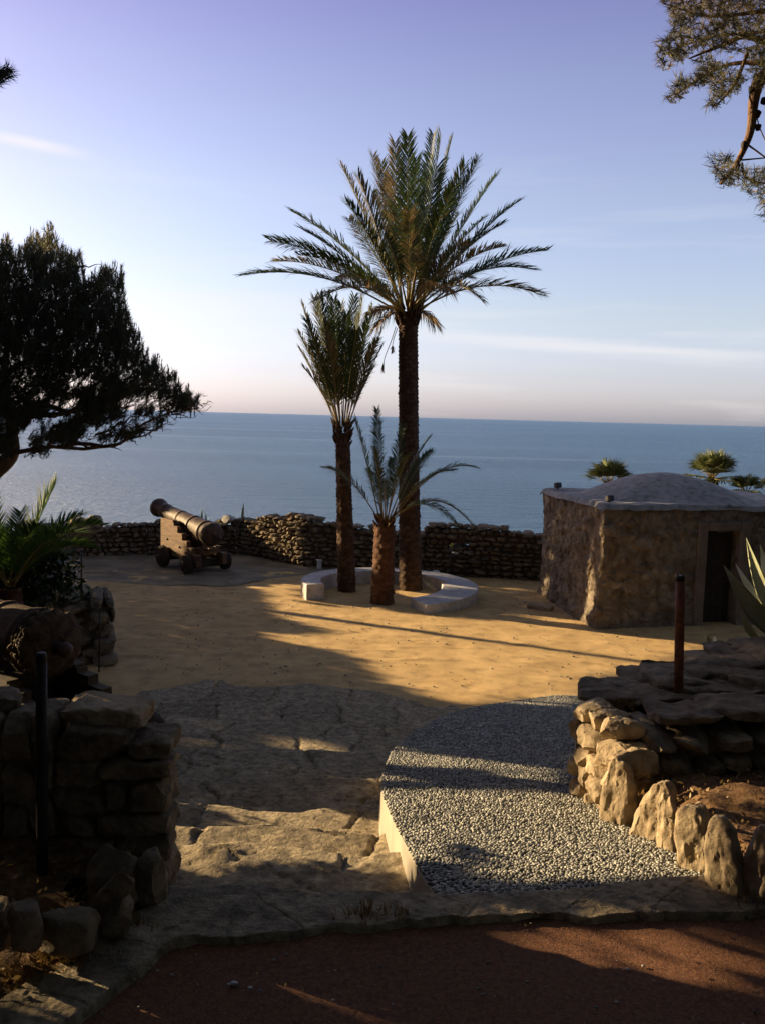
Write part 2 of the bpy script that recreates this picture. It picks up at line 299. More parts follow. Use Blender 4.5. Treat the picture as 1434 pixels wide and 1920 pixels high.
def box(mb, a, b, c=(0, 0, 0), R=None, tone=.5, bev=.0):
    a = np.array(a, float); b = np.array(b, float); bev = min(bev, .45*np.min(b-a))
    if bev <= 0:
        v = np.array([[x, y, z] for x in (a[0], b[0]) for y in (a[1], b[1]) for z in (a[2], b[2])])
        f = [(0, 1, 3, 2), (4, 6, 7, 5), (0, 4, 5, 1), (2, 3, 7, 6), (0, 2, 6, 4), (1, 5, 7, 3)]
    else:
        cx = []; key = {}
        for i in (0, 1):
            for j in (0, 1):
                for k in (0, 1):
                    for ax in range(3):
                        p = [(a, b)[i][0], (a, b)[j][1], (a, b)[k][2]]
                        for q in range(3):
                            if q != ax: p[q] += bev*(1 if (i, j, k)[q] == 0 else -1)
                        key[(i, j, k, ax)] = len(cx); cx.append(p)
        v = np.array(cx); K = key; f = []
        for ax in range(3):
            o = [q for q in range(3) if q != ax]
            for s in (0, 1):
                l = []
                for x, y in ((0, 0), (1, 0), (1, 1), (0, 1)):
                    t = [0, 0, 0]; t[ax] = s; t[o[0]] = x; t[o[1]] = y; l.append(K[(*t, ax)])
                f.append(tuple(l if (s == 1) != (ax == 1) else l[::-1]))
            for x in (0, 1):
                for y in (0, 1):   # edges running along ax
                    t0 = [0, 0, 0]; t1 = [0, 0, 0]; t1[ax] = 1
                    for t in (t0, t1): t[o[0]] = x; t[o[1]] = y
                    f.append((K[(*t0, o[0])], K[(*t1, o[0])], K[(*t1, o[1])], K[(*t0, o[1])]))
        for i in (0, 1):
            for j in (0, 1):
                for k in (0, 1): f.append((K[(i, j, k, 0)], K[(i, j, k, 1)], K[(i, j, k, 2)]))
    if R is not None: v = v @ R.T
    mb.add(v+np.array(c), f, tone)
def frame(T):
    T = T/np.linalg.norm(T); a = np.array([0, 0, 1.]) if abs(T[2]) < .95 else np.array([1., 0, 0]); S = np.cross(T, a); S /= np.linalg.norm(S); return T, S, np.cross(S, T)
def tube(mb, pts, rad, n=8, tone=.5, cap=True):
    pts = np.array(pts, float); rad = np.broadcast_to(np.array(rad, float), (len(pts),)); R = []
    S0 = None
    for i in range(len(pts)):
        T = pts[min(i+1, len(pts)-1)]-pts[max(i-1, 0)]; T = T/(np.linalg.norm(T)+1e-9)
        if S0 is None: _, S, _ = frame(T)
        else: S = S0-T*np.dot(S0, T); S /= np.linalg.norm(S)
        S0 = S; U = np.cross(S, T); a = np.arange(n)*2*pi/n
        R.append(pts[i]+rad[i]*(np.cos(a)[:, None]*S+np.sin(a)[:, None]*U))
    v = np.concatenate(R); k = len(pts); f = []
    for i in range(k-1):
        for j in range(n): f.append((i*n+j, i*n+(j+1) % n, (i+1)*n+(j+1) % n, (i+1)*n+j))
    if cap: f += [tuple(range(n))[::-1], tuple(range((k-1)*n, k*n))]
    mb.add(v, f, tone)
def lathe(mb, prof, c, R=None, n=40, tone=.5, disp=None):
    """prof: list of (r, z) around local z"""
    prof = np.array(prof, float); a = np.arange(n)*2*pi/n
    v = np.stack([np.outer(np.cos(a), prof[:, 0]), np.outer(np.sin(a), prof[:, 0]), np.tile(prof[:, 1], (n, 1))], -1).reshape(-1, 3)
    if disp: v = disp(v)
    if R is not None: v = v @ R.T
    mb.add(v+np.array(c), gridf(n, len(prof), True), tone)
rng = np.random.default_rng(7)
def pip(poly, x, y):
    poly = np.asarray(poly, float); x = np.asarray(x); y = np.asarray(y); r = np.zeros(x.shape, bool); j = len(poly)-1
    for i in range(len(poly)):
        xi, yi = poly[i]; xj, yj = poly[j]
        r ^= ((yi > y) != (yj > y)) & (x < (xj-xi)*(y-yi)/(yj-yi+1e-12)+xi); j = i
    return r
def smoothline(P, n):
    P = np.array(P, float); t = np.arange(len(P)); tt = np.linspace(0, len(P)-1, n); out = []
    for q in tt:
        i = min(int(q), len(P)-2); u = q-i; p0 = P[max(i-1, 0)]; p1 = P[i]; p2 = P[i+1]; p3 = P[min(i+2, len(P)-1)]
        out.append(.5*((2*p1)+(-p0+p2)*u+(2*p0-5*p1+4*p2-p3)*u*u+(-p0+3*p1-3*p2+p3)*u**3))
    return np.array(out)

# ================================================================== THE SETTING
def heightfield(x0, x1, y0, y1, step, fn, keep=None):
    xs = np.arange(x0, x1+step*.5, step); ys = np.arange(y0, y1+step*.5, step); X, Y = np.meshgrid(xs, ys, indexing='ij')
    Z, T = fn(X, Y); mb = MB(); f = gridf(len(xs), len(ys))
    if keep is not None:
        k = keep(X, Y).ravel(); f = f[k[f].all(1)]
    mb.add(np.stack([X, Y, Z], -1).reshape(-1, 3), f, np.clip(T, 0, 1).ravel()); return mb
# sea to the horizon
mb = MB(); ys = np.concatenate([[30], np.geomspace(60, 45000, 60)]); xs = np.concatenate([-np.geomspace(40000, 50, 40), np.geomspace(50, 40000, 40)])
X, Y = np.meshgrid(xs, ys, indexing='ij'); mb.add(np.stack([X, Y, X*0-22.], -1).reshape(-1, 3), gridf(len(xs), len(ys))); solo('sea', mb, M['sea'], kind='structure')
# headland terrain sheet
def fn(X, Y):
    P = np.stack([X, Y, X*0], -1); z = np.interp(Y, [-60, 3.2, 4.2, 5, 7, 9, 11.5, 25, 27, 40, 60], [-.12, -.12, -.45, -.75, -1.32, -1.7, -1.98, -1.98, -4.2, -15, -24])
    side = np.clip((np.abs(X)-26)/30, 0, 1); z = z - side*side*24
    return z+fbm(P*.6, 3)*np.where(Y > 26, 1.2, .04), fbm(P*.3, 5)*.5+.5
solo('terrain', heightfield(-70, 70, -50, 62, .8, fn), M['dryearth'], kind='structure')
# sand court
def fn(X, Y):
    P = np.stack([X, Y, X*0], -1); return -1.9+fbm(P*.5, 11)*.012+fbm(P*3., 12, 4)*.006+np.maximum(fbm(P*np.array([1.2, 6, 1]), 14, 3)-.45, 0)*.02, .5+X*0
solo('sand_court', heightfield(-13, 16, 10.6, 24.6, .05, fn), M['sand'], kind='structure')
# flagstone helper: rows across the slope, slabs of irregular width
def flags(X, Y, rows, seed, wmin=.45, wmax=1.0, warp=.06):
    """rows: increasing y edges. returns joint closeness (0 at joint .. 1), cell random, row index"""
    P = np.stack([X, Y, X*0], -1); Xw = X+fbm(P*1.7, seed)*warp*1.5; Yw = Y+fbm(P*1.3, seed+9)*warp
    ri = np.clip(np.searchsorted(rows, Yw)-1, 0, len(rows)-2); rows = np.array(rows)
    dy = np.minimum(Yw-rows[ri], rows[ri+1]-Yw); dx = np.full(X.shape, 9.); cid = np.zeros(X.shape, int)
    r = np.random.default_rng(seed)
    for k in range(len(rows)-1):
        e = [-14.]
        while e[-1] < 16: e.append(e[-1]+r.uniform(wmin, wmax))
        e = np.array(e); m_ = ri == k
        if not m_.any(): continue
        ci = np.clip(np.searchsorted(e, Xw[m_])-1, 0, len(e)-2); dx[m_] = np.minimum(Xw[m_]-e[ci], e[ci+1]-Xw[m_]); cid[m_] = ci+k*97
    d = np.minimum(dx, dy); rr = _h(cid, cid*3+1, cid*0, seed); r2 = _h(cid, cid*7+5, cid*0+2, seed)
    return d, rr, r2, ri
# steps of flagstone leading down to the sand
tre = [3.30, 3.56, 3.74, 4.47, 5.20, 5.70, 6.3, 7.1, 7.7, 8.4, 9.2, 10.1, 11.1, 12.5]
trz = [-.03, -.15, -.32, -.56, -.80, -.95, -1.08, -1.22, -1.36, -1.50, -1.65, -1.78, -1.882]
def fn(X, Y):
    d, r1, r2, ri = flags(X, Y, tre, 21, .5, 1.25, .10); z = np.array(trz)[ri]
    Pp = np.stack([X, Y, X*0], -1)
    # soften the riser over 3 cm
    g = np.exp(-(d/.015)**2); z = z-(g*.032)+(r1-.5)*.02+fbm(Pp*1.2, 22)*.009+fbm(Pp*7, 23, 5, .62)*.006
    cr = np.abs(fbm(Pp*1.1+5, 29, 4)); z = z-np.exp(-(cr/.008)**2)*.022
    rough = np.exp(-((Y-4.4)/.45)**2); z = z+rough*(fbm(Pp*5, 27, 6, .62)*.014)
    z = z+(np.interp(Y, [3.3, 12.5], [0, 0]))
    return z, r1*.7+r2*.3-g*.3
bnd = smoothline([(-3.9, 11.2), (-2.5, 11.9), (-1, 12.0), (0.2, 11.6), (1.1, 11.3), (2.0, 11.8), (3.3, 12.2)], 40)
def keep(X, Y): return Y < np.interp(X, bnd[:, 0], bnd[:, 1])+fbm(np.stack([X*1.1, Y*.6, X*0], -1), 4, 4, .6)*.34
solo('stone_steps', heightfield(-4.6, 3.3, 3.3, 12.4, .022, fn, keep), M['flag'], kind='structure')
# grey paving near the far cannon
def fn(X, Y):
    d, r1, r2, ri = flags(X, Y, np.arange(18.5, 25, .55), 41, .5, .9, .05); g = np.exp(-(d/.03)**2); P = np.stack([X, Y, X*0], -1)
    return -1.888-g*.012+r1*.008+fbm(P*4, 42)*.006, r1
def keep(X, Y): return (Y > 19.25+fbm(np.stack([X, Y, X*0], -1), 8)*.15+np.clip(X+3.2, 0, 9)*1.2)
solo('stone_paving', heightfield(-9.5, -1.0, 18.6, 23.6, .06, fn, keep), M['paving'], kind='structure')
# red path
def fn(X, Y):
    P = np.stack([X, Y, X*0], -1); return fbm(P*1.3, 50)*.006+fbm(P*25, 51, 3)*.002-.004, X*0+.5
solo('red_path', heightfield(-6, 7, -5, 3.36, .05, fn), M['redpath'], kind='structure')
# kerb of worn stone between path and steps
inner = [gz(x, y, 0) for x, y in [(40, 1990), (140, 1920), (250, 1838), (340, 1772), (440, 1764), (560, 1755), (680, 1742), (800, 1735), (1000, 1728), (1200, 1722), (1434, 1715), (1640, 1706)]]
outer = [gz(x, y, 0) for x, y in [(-150, 1990), (0, 1890), (115, 1812), (228, 1736), (325, 1697), (450, 1688), (650, 1682), (820, 1690), (1060, 1680), (1290, 1655), (1434, 1655), (1640, 1640)]]
nu, nv = 620, 56; A_ = smoothline([p[:2] for p in inner], nu); B_ = smoothline([p[:2] for p in outer], nu)
t = np.linspace(-.03, 1.04, nv)[None, :, None]; XY = A_[:, None]*(1-t)+B_[:, None]*t; P = np.stack([XY[..., 0], XY[..., 1], XY[..., 0]*0], -1)
edge = fbm(P*6, 61)*.03; XY[:, :6, 1] += edge[:, :6]
L_ = np.concatenate([[0], np.cumsum(np.linalg.norm(np.diff((A_+B_)/2, axis=0), axis=1))])[:, None]+fbm(P*2, 63)*.05
je = np.cumsum(np.random.default_rng(3).uniform(.3, .62, 20)); ci = np.searchsorted(je, L_); dj = np.min(np.abs(L_[..., None]-je), -1); tt = t[..., 0]
drop = np.clip((.03-tt)/.06, 0, 1)*.05
Z = .03-drop+fbm(P*2.2, 64, 4)*.007+fbm(P*11, 65, 5, .65)*.005-np.exp(-(dj/.004)**2)*.007; Z[:, -1] -= .15; Z[:, -2] -= .02
mb = MB(); mb.add(np.stack([XY[..., 0], XY[..., 1], Z], -1).reshape(-1, 3), gridf(nu, nv), np.broadcast_to(_h(ci, ci*3, ci*0, 5), (nu, nv)).ravel())
solo('stone_kerb', mb, M['flag'], kind='structure')
# left earth beside the kerb, right planting bed
def fn(X, Y):
    P = np.stack([X, Y, X*0], -1); return .015+np.clip(Y-2.9, 0, 1.)*.16+np.clip(-X-1.2, 0, 3)*.05+fbm(P*2, 70, 4)*.035+fbm(P*14, 71, 4)*.01, X*0+.5
kb = np.array([p[:2] for p in outer])
def keep(X, Y): return X < np.interp(Y, kb[:6, 1], kb[:6, 0])+.03-np.clip((Y-3.1)*2, 0, .42)
solo('earth_verge', heightfield(-6, -.5, 1.5, 3.58, .03, fn, keep), M['earth'], kind='structure')
rwl = np.array([(2.05, 3.2), (1.86, 3.55), (1.72, 3.95), (1.66, 4.4), (1.62, 5.0), (1.6, 5.9)])
def fn(X, Y):
    P = np.stack([X, Y, X*0], -1); return np.interp(Y, [3.2, 4, 5.2, 6.5], [.03, -.02, -.09, -.05])+fbm(P*1.5, 80, 4)*.03+fbm(P*16, 81, 4)*.012-np.clip(1.80-X-np.clip(3.9-Y, 0, 1)*-.3, 0, .3)*.9, X*0+.5
def keep(X, Y): return (X > np.interp(Y, rwl[:, 1], rwl[:, 0])-.06)
solo('planting_bed', heightfield(1.3, 8, 3.2, 6.4, .028, fn, keep), M['earth'], kind='structure')

# pebble ramp
edgeL = smoothline([on_ramp(x, y)[:2] for x, y in [(832, 1694), (795, 1642), (765, 1590), (735, 1530), (715, 1478), (722, 1440), (740, 1405), (790, 1365), (860, 1333), (960, 1315), (1090, 1300), (1300, 1290)]], 90)
edgeL[:, 1] = np.clip(edgeL[:, 1], 3.42, 13)
right = [(4.4, edgeL[-1, 1]), (4.4, 6.3), (1.55, 5.8), (1.42, 5.2), (1.46, 4.6), (1.55, 4.1), (1.66, 3.7), (1.75, 3.42)]
poly = np.array([tuple(p) for p in edgeL]+right)
rz = lambda x, y: -RA*(np.asarray(y)-RY)
import mathutils.geometry as mg
mb = MB(); n_ = len(poly); tri = mg.tessellate_polygon([[Vector((p[0], p[1], 0)) for p in poly]])
top = np.column_stack([poly, rz(poly[:, 0], poly[:, 1])-.004]); mb.add(top, [tuple(q) for q in tri]); solo('pebble_ramp', mb, M['rampconc'], kind='structure', smooth=False)
mb = MB(); e = edgeL; nrm = np.gradient(e, axis=0); nrm = np.column_stack([-nrm[:, 1], nrm[:, 0]]); nrm /= np.linalg.norm(nrm, axis=1)[:, None]
zt = rz(e[:, 0], e[:, 1]); rows_ = [np.column_stack([e-nrm*.045, zt-.012]), np.column_stack([e-nrm*.04, zt-.008]), np.column_stack([e, zt-.006]), np.column_stack([e+nrm*.006, zt-.014]), np.column_stack([e+nrm*.006, zt-1.3]), np.column_stack([e-nrm*.045, zt-1.3])]
v = np.stack(rows_, 1).reshape(-1, 3); mb.add(v, np.concatenate([gridf(len(e), 6), np.array([[0, 1, 2, 3], [0, 3, 4, 5]])])); solo('ramp_wall', mb, M['rampwall'], kind='structure', smooth=False)
# pebbles bedded in the ramp
r = np.random.default_rng(11); mb = MB()
inset = poly.copy()
for (ya, yb, sp, sub) in ((3.4, 4.6, .0190, 2), (4.6, 7.2, .0215, 1), (7.2, 13, .028, 1)):
    gx = np.arange(-.1, 4.4, sp); gy = np.arange(ya, yb, sp*.9); X, Y = np.meshgrid(gx, gy, indexing='ij'); X = X+(np.arange(len(gy)) % 2)*sp*.5
    X = (X+r.uniform(-.4, .4, X.shape)*sp).ravel(); Y = (Y+r.uniform(-.4, .4, Y.shape)*sp).ravel(); k = pip(poly, X, Y)
    vis = X < Y*.46+.3; k &= vis; X = X[k]; Y = Y[k]; n = len(X)
    v, f = ico(sub); nvv = len(v)
    a = r.uniform(0, pi, n); s = sp*np.column_stack([r.uniform(.42, .72, n), r.uniform(.32, .52, n), r.uniform(.26, .5, n)])
    q = v[None]*s[:, None]; lump = 1+.16*np.sin(v[None, :, 0]*3+r.uniform(0, 6, (n, 1)))*np.cos(v[None, :, 1]*3+r.uniform(0, 6, (n, 1))); q = q*lump[..., None]
    tl = r.normal(0, .28, n); cz_, sz_ = np.cos(tl)[:, None], np.sin(tl)[:, None]; x_, z_ = q[..., 0]*cz_-q[..., 2]*sz_, q[..., 0]*sz_+q[..., 2]*cz_
    ca, sa = np.cos(a)[:, None], np.sin(a)[:, None]; xx = x_*ca-q[..., 1]*sa; yy = x_*sa+q[..., 1]*ca
    P = np.stack([xx+X[:, None], yy+Y[:, None], z_+(rz(X, Y)+.001+r.uniform(-.003, .003, n))[:, None]-RA*yy], -1)
    F_ = (f[None]+np.arange(n)[:, None, None]*nvv).reshape(-1, 3); tn = np.clip(r.normal(.5, .24, n), 0, 1); mb.add(P.reshape(-1, 3), F_, np.repeat(tn, nvv))
solo('pebbles', mb, M['pebble'], label='grey and white rounded pebbles set close together in the curved ramp', cat='pebbles', kind='stuff')

# ================================================================== WALLS
def wall(mb, cb, pts, zb, ztop, th, ch=.15, lmin=.16, lmax=.42, seed=0, sub=2, holes=(), n=5., amp=.16, jit=.03, side=-1):
    """dry stone wall along pts (front line), thickness th away from the viewer; ztop(s) gives the uneven top"""
    r = np.random.default_rng(seed); P = np.array(pts, float); seg = np.linalg.norm(np.diff(P, axis=0), axis=1); S = np.concatenate([[0], np.cumsum(seg)])
    for k in range(len(P)-1):
        T = (P[k+1]-P[k])/seg[k]; Nn = np.array([-T[1], T[0]])*side; a = atan2(T[1], T[0]); R = _Rz(a)
        z = zb
        while True:
            h = ch*r.uniform(.75, 1.3); s = S[k]+r.uniform(-.1, 0); any_ = False
            while s < S[k+1]-.05:
                l = r.uniform(lmin, lmax); s1 = min(s+l, S[k+1]+.02); c = (max(s, S[k])+s1)/2; l = s1-max(s, S[k])
                zt_ = ztop(c)
                if z+h*.45 < zt_ and l > .04:
                    any_ = True; hh = min(h, max(zt_-z+.03, .05))
                    if not any(h0-.02 < c < h1+.02 and z < h3 and z+hh > h2 for h0, h1, h2, h3 in holes):
                        o = P[k]+T*(c-S[k]); dd = r.uniform(-jit, jit); cc = (o[0]-Nn[0]*(th/2-dd), o[1]-Nn[1]*(th/2-dd), z+hh/2)
                        rock(mb, cc, (l/2*1.07, th/2, hh/2*1.07), R@rot(r.normal(0, .04), r.normal(0, .07), r.normal(0, .06)), n=n, sub=sub, amp=amp, seed=int(r.integers(1e6)), tone=r.uniform(0, 1), nf=3.)
                s = s1+.004
            z += h
            if not any_: break
        # mortar core
        m = 10; ss = np.linspace(S[k]+(.09 if k == 0 else 0), S[k+1]-(.09 if k == len(P)-2 else 0), m+1)
        for i in range(m):
            c = (ss[i]+ss[i+1])/2; zt_ = ztop(c)-.12; ins = min(.12, th*.33); spans = [(zb, zt_)]
            for h0, h1, h2, h3 in holes:
                if h0 < ss[i+1] and h1 > ss[i]: spans = [(zb, h2), (h3, zt_)]
            for z0, z1 in spans:
                if z1-z0 > .02:
                    o = P[k]+T*(c-S[k]); o = o-Nn*th/2; box(cb, (-(ss[i+1]-ss[i])/2, -th/2+ins, z0), ((ss[i+1]-ss[i])/2, th/2-ins, z1), (o[0], o[1], 0), R)
def stone_wall(name, label, pts, zb, ztop, th, mat_, cat='stone wall', **k):
    t = thing(name, label, cat, (np.mean([p[0] for p in pts]), np.mean([p[1] for p in pts]), zb)); a, b = MB(), MB(); wall(a, b, pts, zb, ztop, th, **k)
    part('stonework', a, mat_, t); part('mortar_core', b, M['mortar'], t, False); return t
def zat(px, py, Y): return float(atY(px, py, Y)[2])
# back parapet: shaded left run
zt1 = zat(300, 980, 23.3)
stone_wall('parapet_wall', 'shaded low dry stone parapet running behind the far cannon', [(-9.5, 22.2), (-6.3, 23.1), (-3.95, 23.7)], -1.95, lambda s: zt1+.05*sin(s*2.1)+.03*sin(s*5.3), .5, M['wallstone'], seed=101, ch=.12, lmin=.10, lmax=.34, amp=.2, n=6)
zt2a, zt2b = zat(455, 978, 23.5), zat(570, 968, 21.9)
stone_wall('parapet_wall', 'short sunlit dry stone wall piece angled beside the far cannon', [(-4.12, 23.86), (-2.04, 21.95)], -1.95, lambda s: zt2a+(zt2b-zt2a)*s/2.6+.04*sin(s*6), .5, M['wallstone'], seed=102, ch=.11, lmin=.08, lmax=.24, amp=.3, n=5)
# middle run with loophole
def ztm(s):
    xs_ = [0, .25, .45, 1.2, 2.9, 3.1, 3.2, 5.2, 5.25, 6.2]; ys_ = [0, 0, -.05, -.13, -.2, -.2, 0, .02, -.12, -.16]
    return zat(585, 972, 21.9)+np.interp(s, xs_, ys_)+.02*sin(s*7)
hb = gz(842, 1040, -1.9)
p0, p1 = np.array((-2.02, 21.95)), np.array((4.1, 20.8)); Tm = (p1-p0)/np.linalg.norm(p1-p0)
sh = next(s for s in np.arange(0, 6, .01) if (lambda q: 717+F*(CM.T@(np.array([q[0], q[1], -1.2])-EYE))[0]/-(CM.T@(np.array([q[0], q[1], -1.2])-EYE))[2])(p0+Tm*s) > 843)
zy = (p0+Tm*sh)[1]; h0, h1 = zat(848, 1042, zy), zat(848, 1020, zy)
stone_wall('parapet_wall', 'long shaded stone parapet with a small loophole, behind the round white bench', [tuple(p0), tuple(p1)], -1.95, ztm, .5, M['wallstone'], seed=103, holes=[(sh, sh+.17, h0, h1)], ch=.12, lmin=.10, lmax=.36, amp=.2, n=6)

# near left wall (foreground, behind dark post)
zA = zat(170, 1385, 3.6); zB = zat(280, 1432, 3.55)
def blk(mb, x0, y0, x1, y1, Y=3.55, hd=.13, seed=0, n=9., tone=None, cuts=5, R=None, amp=.10):
    c = atY((x0+x1)/2, (y0+y1)/2, Y); hw = (x1-x0)/2*c[1]/F*1.03; hh = (y1-y0)/2*c[1]/F*1.10
    rock(mb, c+np.array([0, hd, 0]), (hw, hd, hh), R, n=n, sub=5, amp=amp, seed=seed, tone=.2+.6*((seed*37) % 11)/11 if tone is None else tone, cuts=cuts, fine=.05)
t = thing('rubble_wall', 'dark foreground wall of squared blocks beside the steps, topped with broken slabs', 'stone wall', (-1.3, 3.7, 0)); a = MB()
for i, q in enumerate([(100, 1431, 187, 1481), (181, 1431, 316, 1466), (197, 1470, 241, 1529), (241, 1465, 316, 1530), (97, 1482, 198, 1530), (100, 1531, 176, 1578), (177, 1531, 315, 1572), (214, 1573, 314, 1618), (120, 1579, 213, 1625), (245, 1618, 315, 1690), (0, 1441, 64, 1514), (-80, 1435, -2, 1500), (64, 1435, 98, 1500), (0, 1516, 50, 1578), (50, 1502, 99, 1572), (-80, 1502, -2, 1575), (0, 1580, 118, 1640), (-80, 1578, -2, 1640), (0, 1350, 54, 1436), (54, 1342, 99, 1433), (-80, 1350, -2, 1432)]):
    blk(a, *q, seed=700+i)
part('stonework', a, M['darkstone'], t); a = MB(); box(a, (-1.74, 3.60, -.3), (-.93, 3.76, zB-.06)); box(a, (-1.74, 3.60, zB-.06), (-1.18, 3.76, zA-.08)); part('mortar_core', a, M['mortar'], t, False)
def rk(px, py, Y, hw, hh, hd, **k):
    a = MB(); c = atY(px, py, Y); kk = dict(sub=4, amp=.2, fine=.04); kk.update(k); rock(a, c, (hw, hd, hh), **kk); return a
def loose(px, py, Y, hw, hh, hd, label, m='darkstone', name='rock', cat='rock', group=None, **k):
    return solo(name, rk(px, py, Y, hw, hh, hd, **k), M[m], label=label, cat=cat, group=group)
def blkthing(q, lab, m, name, cat, **k):
    a = MB(); blk(a, *q, **k); solo(name, a, M[m], lab, cat)
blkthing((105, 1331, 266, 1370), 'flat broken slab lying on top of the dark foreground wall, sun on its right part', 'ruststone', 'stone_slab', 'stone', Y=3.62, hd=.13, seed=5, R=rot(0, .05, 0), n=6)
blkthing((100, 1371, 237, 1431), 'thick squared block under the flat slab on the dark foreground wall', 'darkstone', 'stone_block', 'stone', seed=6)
blkthing((236, 1392, 316, 1430), 'low squared cap block at the right end of the foreground wall', 'darkstone', 'stone_block', 'stone', seed=10, Y=3.58)
loose(8, 1318, 3.72, .07, .05, .1, 'small stone at the left picture edge under the near cannon', 'darkstone', 'rock', 'rock', n=4, seed=12)
loose(270, 1388, 3.72, .05, .012, .06, 'small thin stone chip on the right end of the foreground wall', 'ruststone', 'rock', 'rock', n=5, seed=9)
# rocks at the foot, lower left
g_ = 'rocks edging the ground at lower left'
loose(222, 1650, 3.30, .11, .15, .10, 'largest rounded dark boulder leaning against the end of the foreground wall', group=g_, n=3, seed=15)
loose(285, 1650, 3.33, .055, .12, .08, 'narrow dark stone between the big boulder and the steps', group=g_, n=4, seed=16)
loose(205, 1680, 3.06, .045, .11, .02, 'thin slab tilted to the left against the rocks', 'wallstone', 'stone_slab', 'stone', group=g_, R=rot(.35, .72, .3), n=5, seed=17)
loose(218, 1712, 3.08, .06, .075, .06, 'small rough rock in front of the tilted slab', group=g_, n=3.4, seed=18)
loose(130, 1750, 2.94, .10, .085, .07, 'wide dark block with a flat top between the pointed rock and the tilted slab', group=g_, n=5, seed=19)
loose(48, 1742, 2.86, .055, .115, .055, 'brown upright pointed rock with grass at its foot', 'wallstone', group=g_, R=rot(.0, -.12, .3), n=2.6, seed=20)
loose(-8, 1735, 2.9, .05, .10, .06, 'dark rock cut by the left picture edge', group=g_, n=3.4, seed=21)

# ruined wall and boulders behind the near cannon
zr = zat(130, 1106, 12.9)
stone_wall('ruined_wall', 'dark ruined wall stub behind the near cannon at the edge of the sand', [(-8.5, 12.6), (-4.2, 12.9)], -1.95, lambda s: zr-.02+.10*sin(s*1.9+2)-max(0, s-3.9)*.9, .8, M['darkstone'], seed=301, ch=.19, lmin=.25, lmax=.6, sub=3, n=4)
stone_wall('low_wall', 'low dark stone block joined to the ruined wall, next to the sand', [(-4.25, 12.75), (-3.98, 12.9)], -1.95, lambda s: zat(200, 1118, 13.1), 1.0, M['darkstone'], seed=302, ch=.2, lmin=.25, lmax=.5, sub=3, n=4)
a = MB(); rock(a, atY(152, 988, 21.3), (.42, .35, .30), n=2.6, sub=4, amp=.35, seed=33, fine=.12)
rock(a, atY(178, 978, 21.4), (.20, .25, .2), n=2.6, sub=4, amp=.35, seed=34, fine=.1)
solo('boulder', a, M['wallstone'], 'rough brown boulder heap on the left end of the back wall', 'boulder')

# ---- right planter wall
yA, yB = 5.48, 5.02
def lit_end():
    t = thing('planter_wall', 'golden sunlit end of the stacked stone planter wall beside the pebble ramp', 'stone wall', (1.5, 5.3, -.5)); a = MB(); b = MB()
    XE = [on_ramp(1057, 1490), on_ramp(1133, 1533)]; te_ = zat(1095, 1318, 5.3)
    wall(a, b, [(XE[0][0]+.02, XE[0][1]+.06), (XE[1][0]+.03, XE[1][1]-.02)], XE[0][2]-.12, lambda s: te_-s*.22, .30, ch=.125, lmin=.13, lmax=.30, seed=409, sub=5, n=4.2, amp=.24, jit=.012)
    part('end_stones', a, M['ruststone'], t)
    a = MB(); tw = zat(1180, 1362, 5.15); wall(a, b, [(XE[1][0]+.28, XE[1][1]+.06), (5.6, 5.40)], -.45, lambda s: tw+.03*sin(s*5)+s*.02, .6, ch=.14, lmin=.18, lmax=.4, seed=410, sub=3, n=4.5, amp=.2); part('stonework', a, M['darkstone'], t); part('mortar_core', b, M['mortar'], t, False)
    for i in range(6):
        a = MB(); rock(a, (1.95+i*.42, 5.35+.1*(i % 2), tw+.02+.02*i), (.24+.03*(i % 3), .20, .035+.01*(i % 2)), rot(.03*(i % 3-1), .02, .2*(i % 2)), n=8, sub=4, amp=.25, seed=450+i, fine=.05); part('cap_stone', a, M['darkstone'], t)
    return t
lit_end()
t = thing('retaining_wall', 'dark slab topped stone wall rising to the right behind the planter end', 'stone wall', (3.5, 6.2, -.6)); a, b = MB(), MB()
zs0 = zat(1100, 1300, 5.95)
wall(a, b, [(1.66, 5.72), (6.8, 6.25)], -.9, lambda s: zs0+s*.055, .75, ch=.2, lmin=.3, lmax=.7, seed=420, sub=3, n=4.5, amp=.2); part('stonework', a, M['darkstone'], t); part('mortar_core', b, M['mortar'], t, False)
a = MB()
for i, (x, y, Y, hw, hh, hd) in enumerate([(1155, 1290, 5.95, .26, .075, .26), (1215, 1262, 6.25, .2, .07, .25), (1270, 1258, 6.1, .27, .09, .33), (1340, 1240, 6.2, .25, .09, .33), (1400, 1226, 6.3, .27, .08, .33), (1460, 1214, 6.3, .27, .1, .33), (1230, 1292, 5.8, .24, .06, .2), (1340, 1278, 5.85, .3, .06, .2), (1440, 1262, 5.9, .3, .06, .2)]):
    rock(a, atY(x, y+9, Y), (hw, hd, hh*.62), rot(0, -.03, .15*((i*7) % 3-1)), n=7, sub=5, amp=.16, seed=430+i, tone=.3+.5*((i*3) % 4)/4, fine=.05)
part('cap_slab', a, M['darkstone'], t)
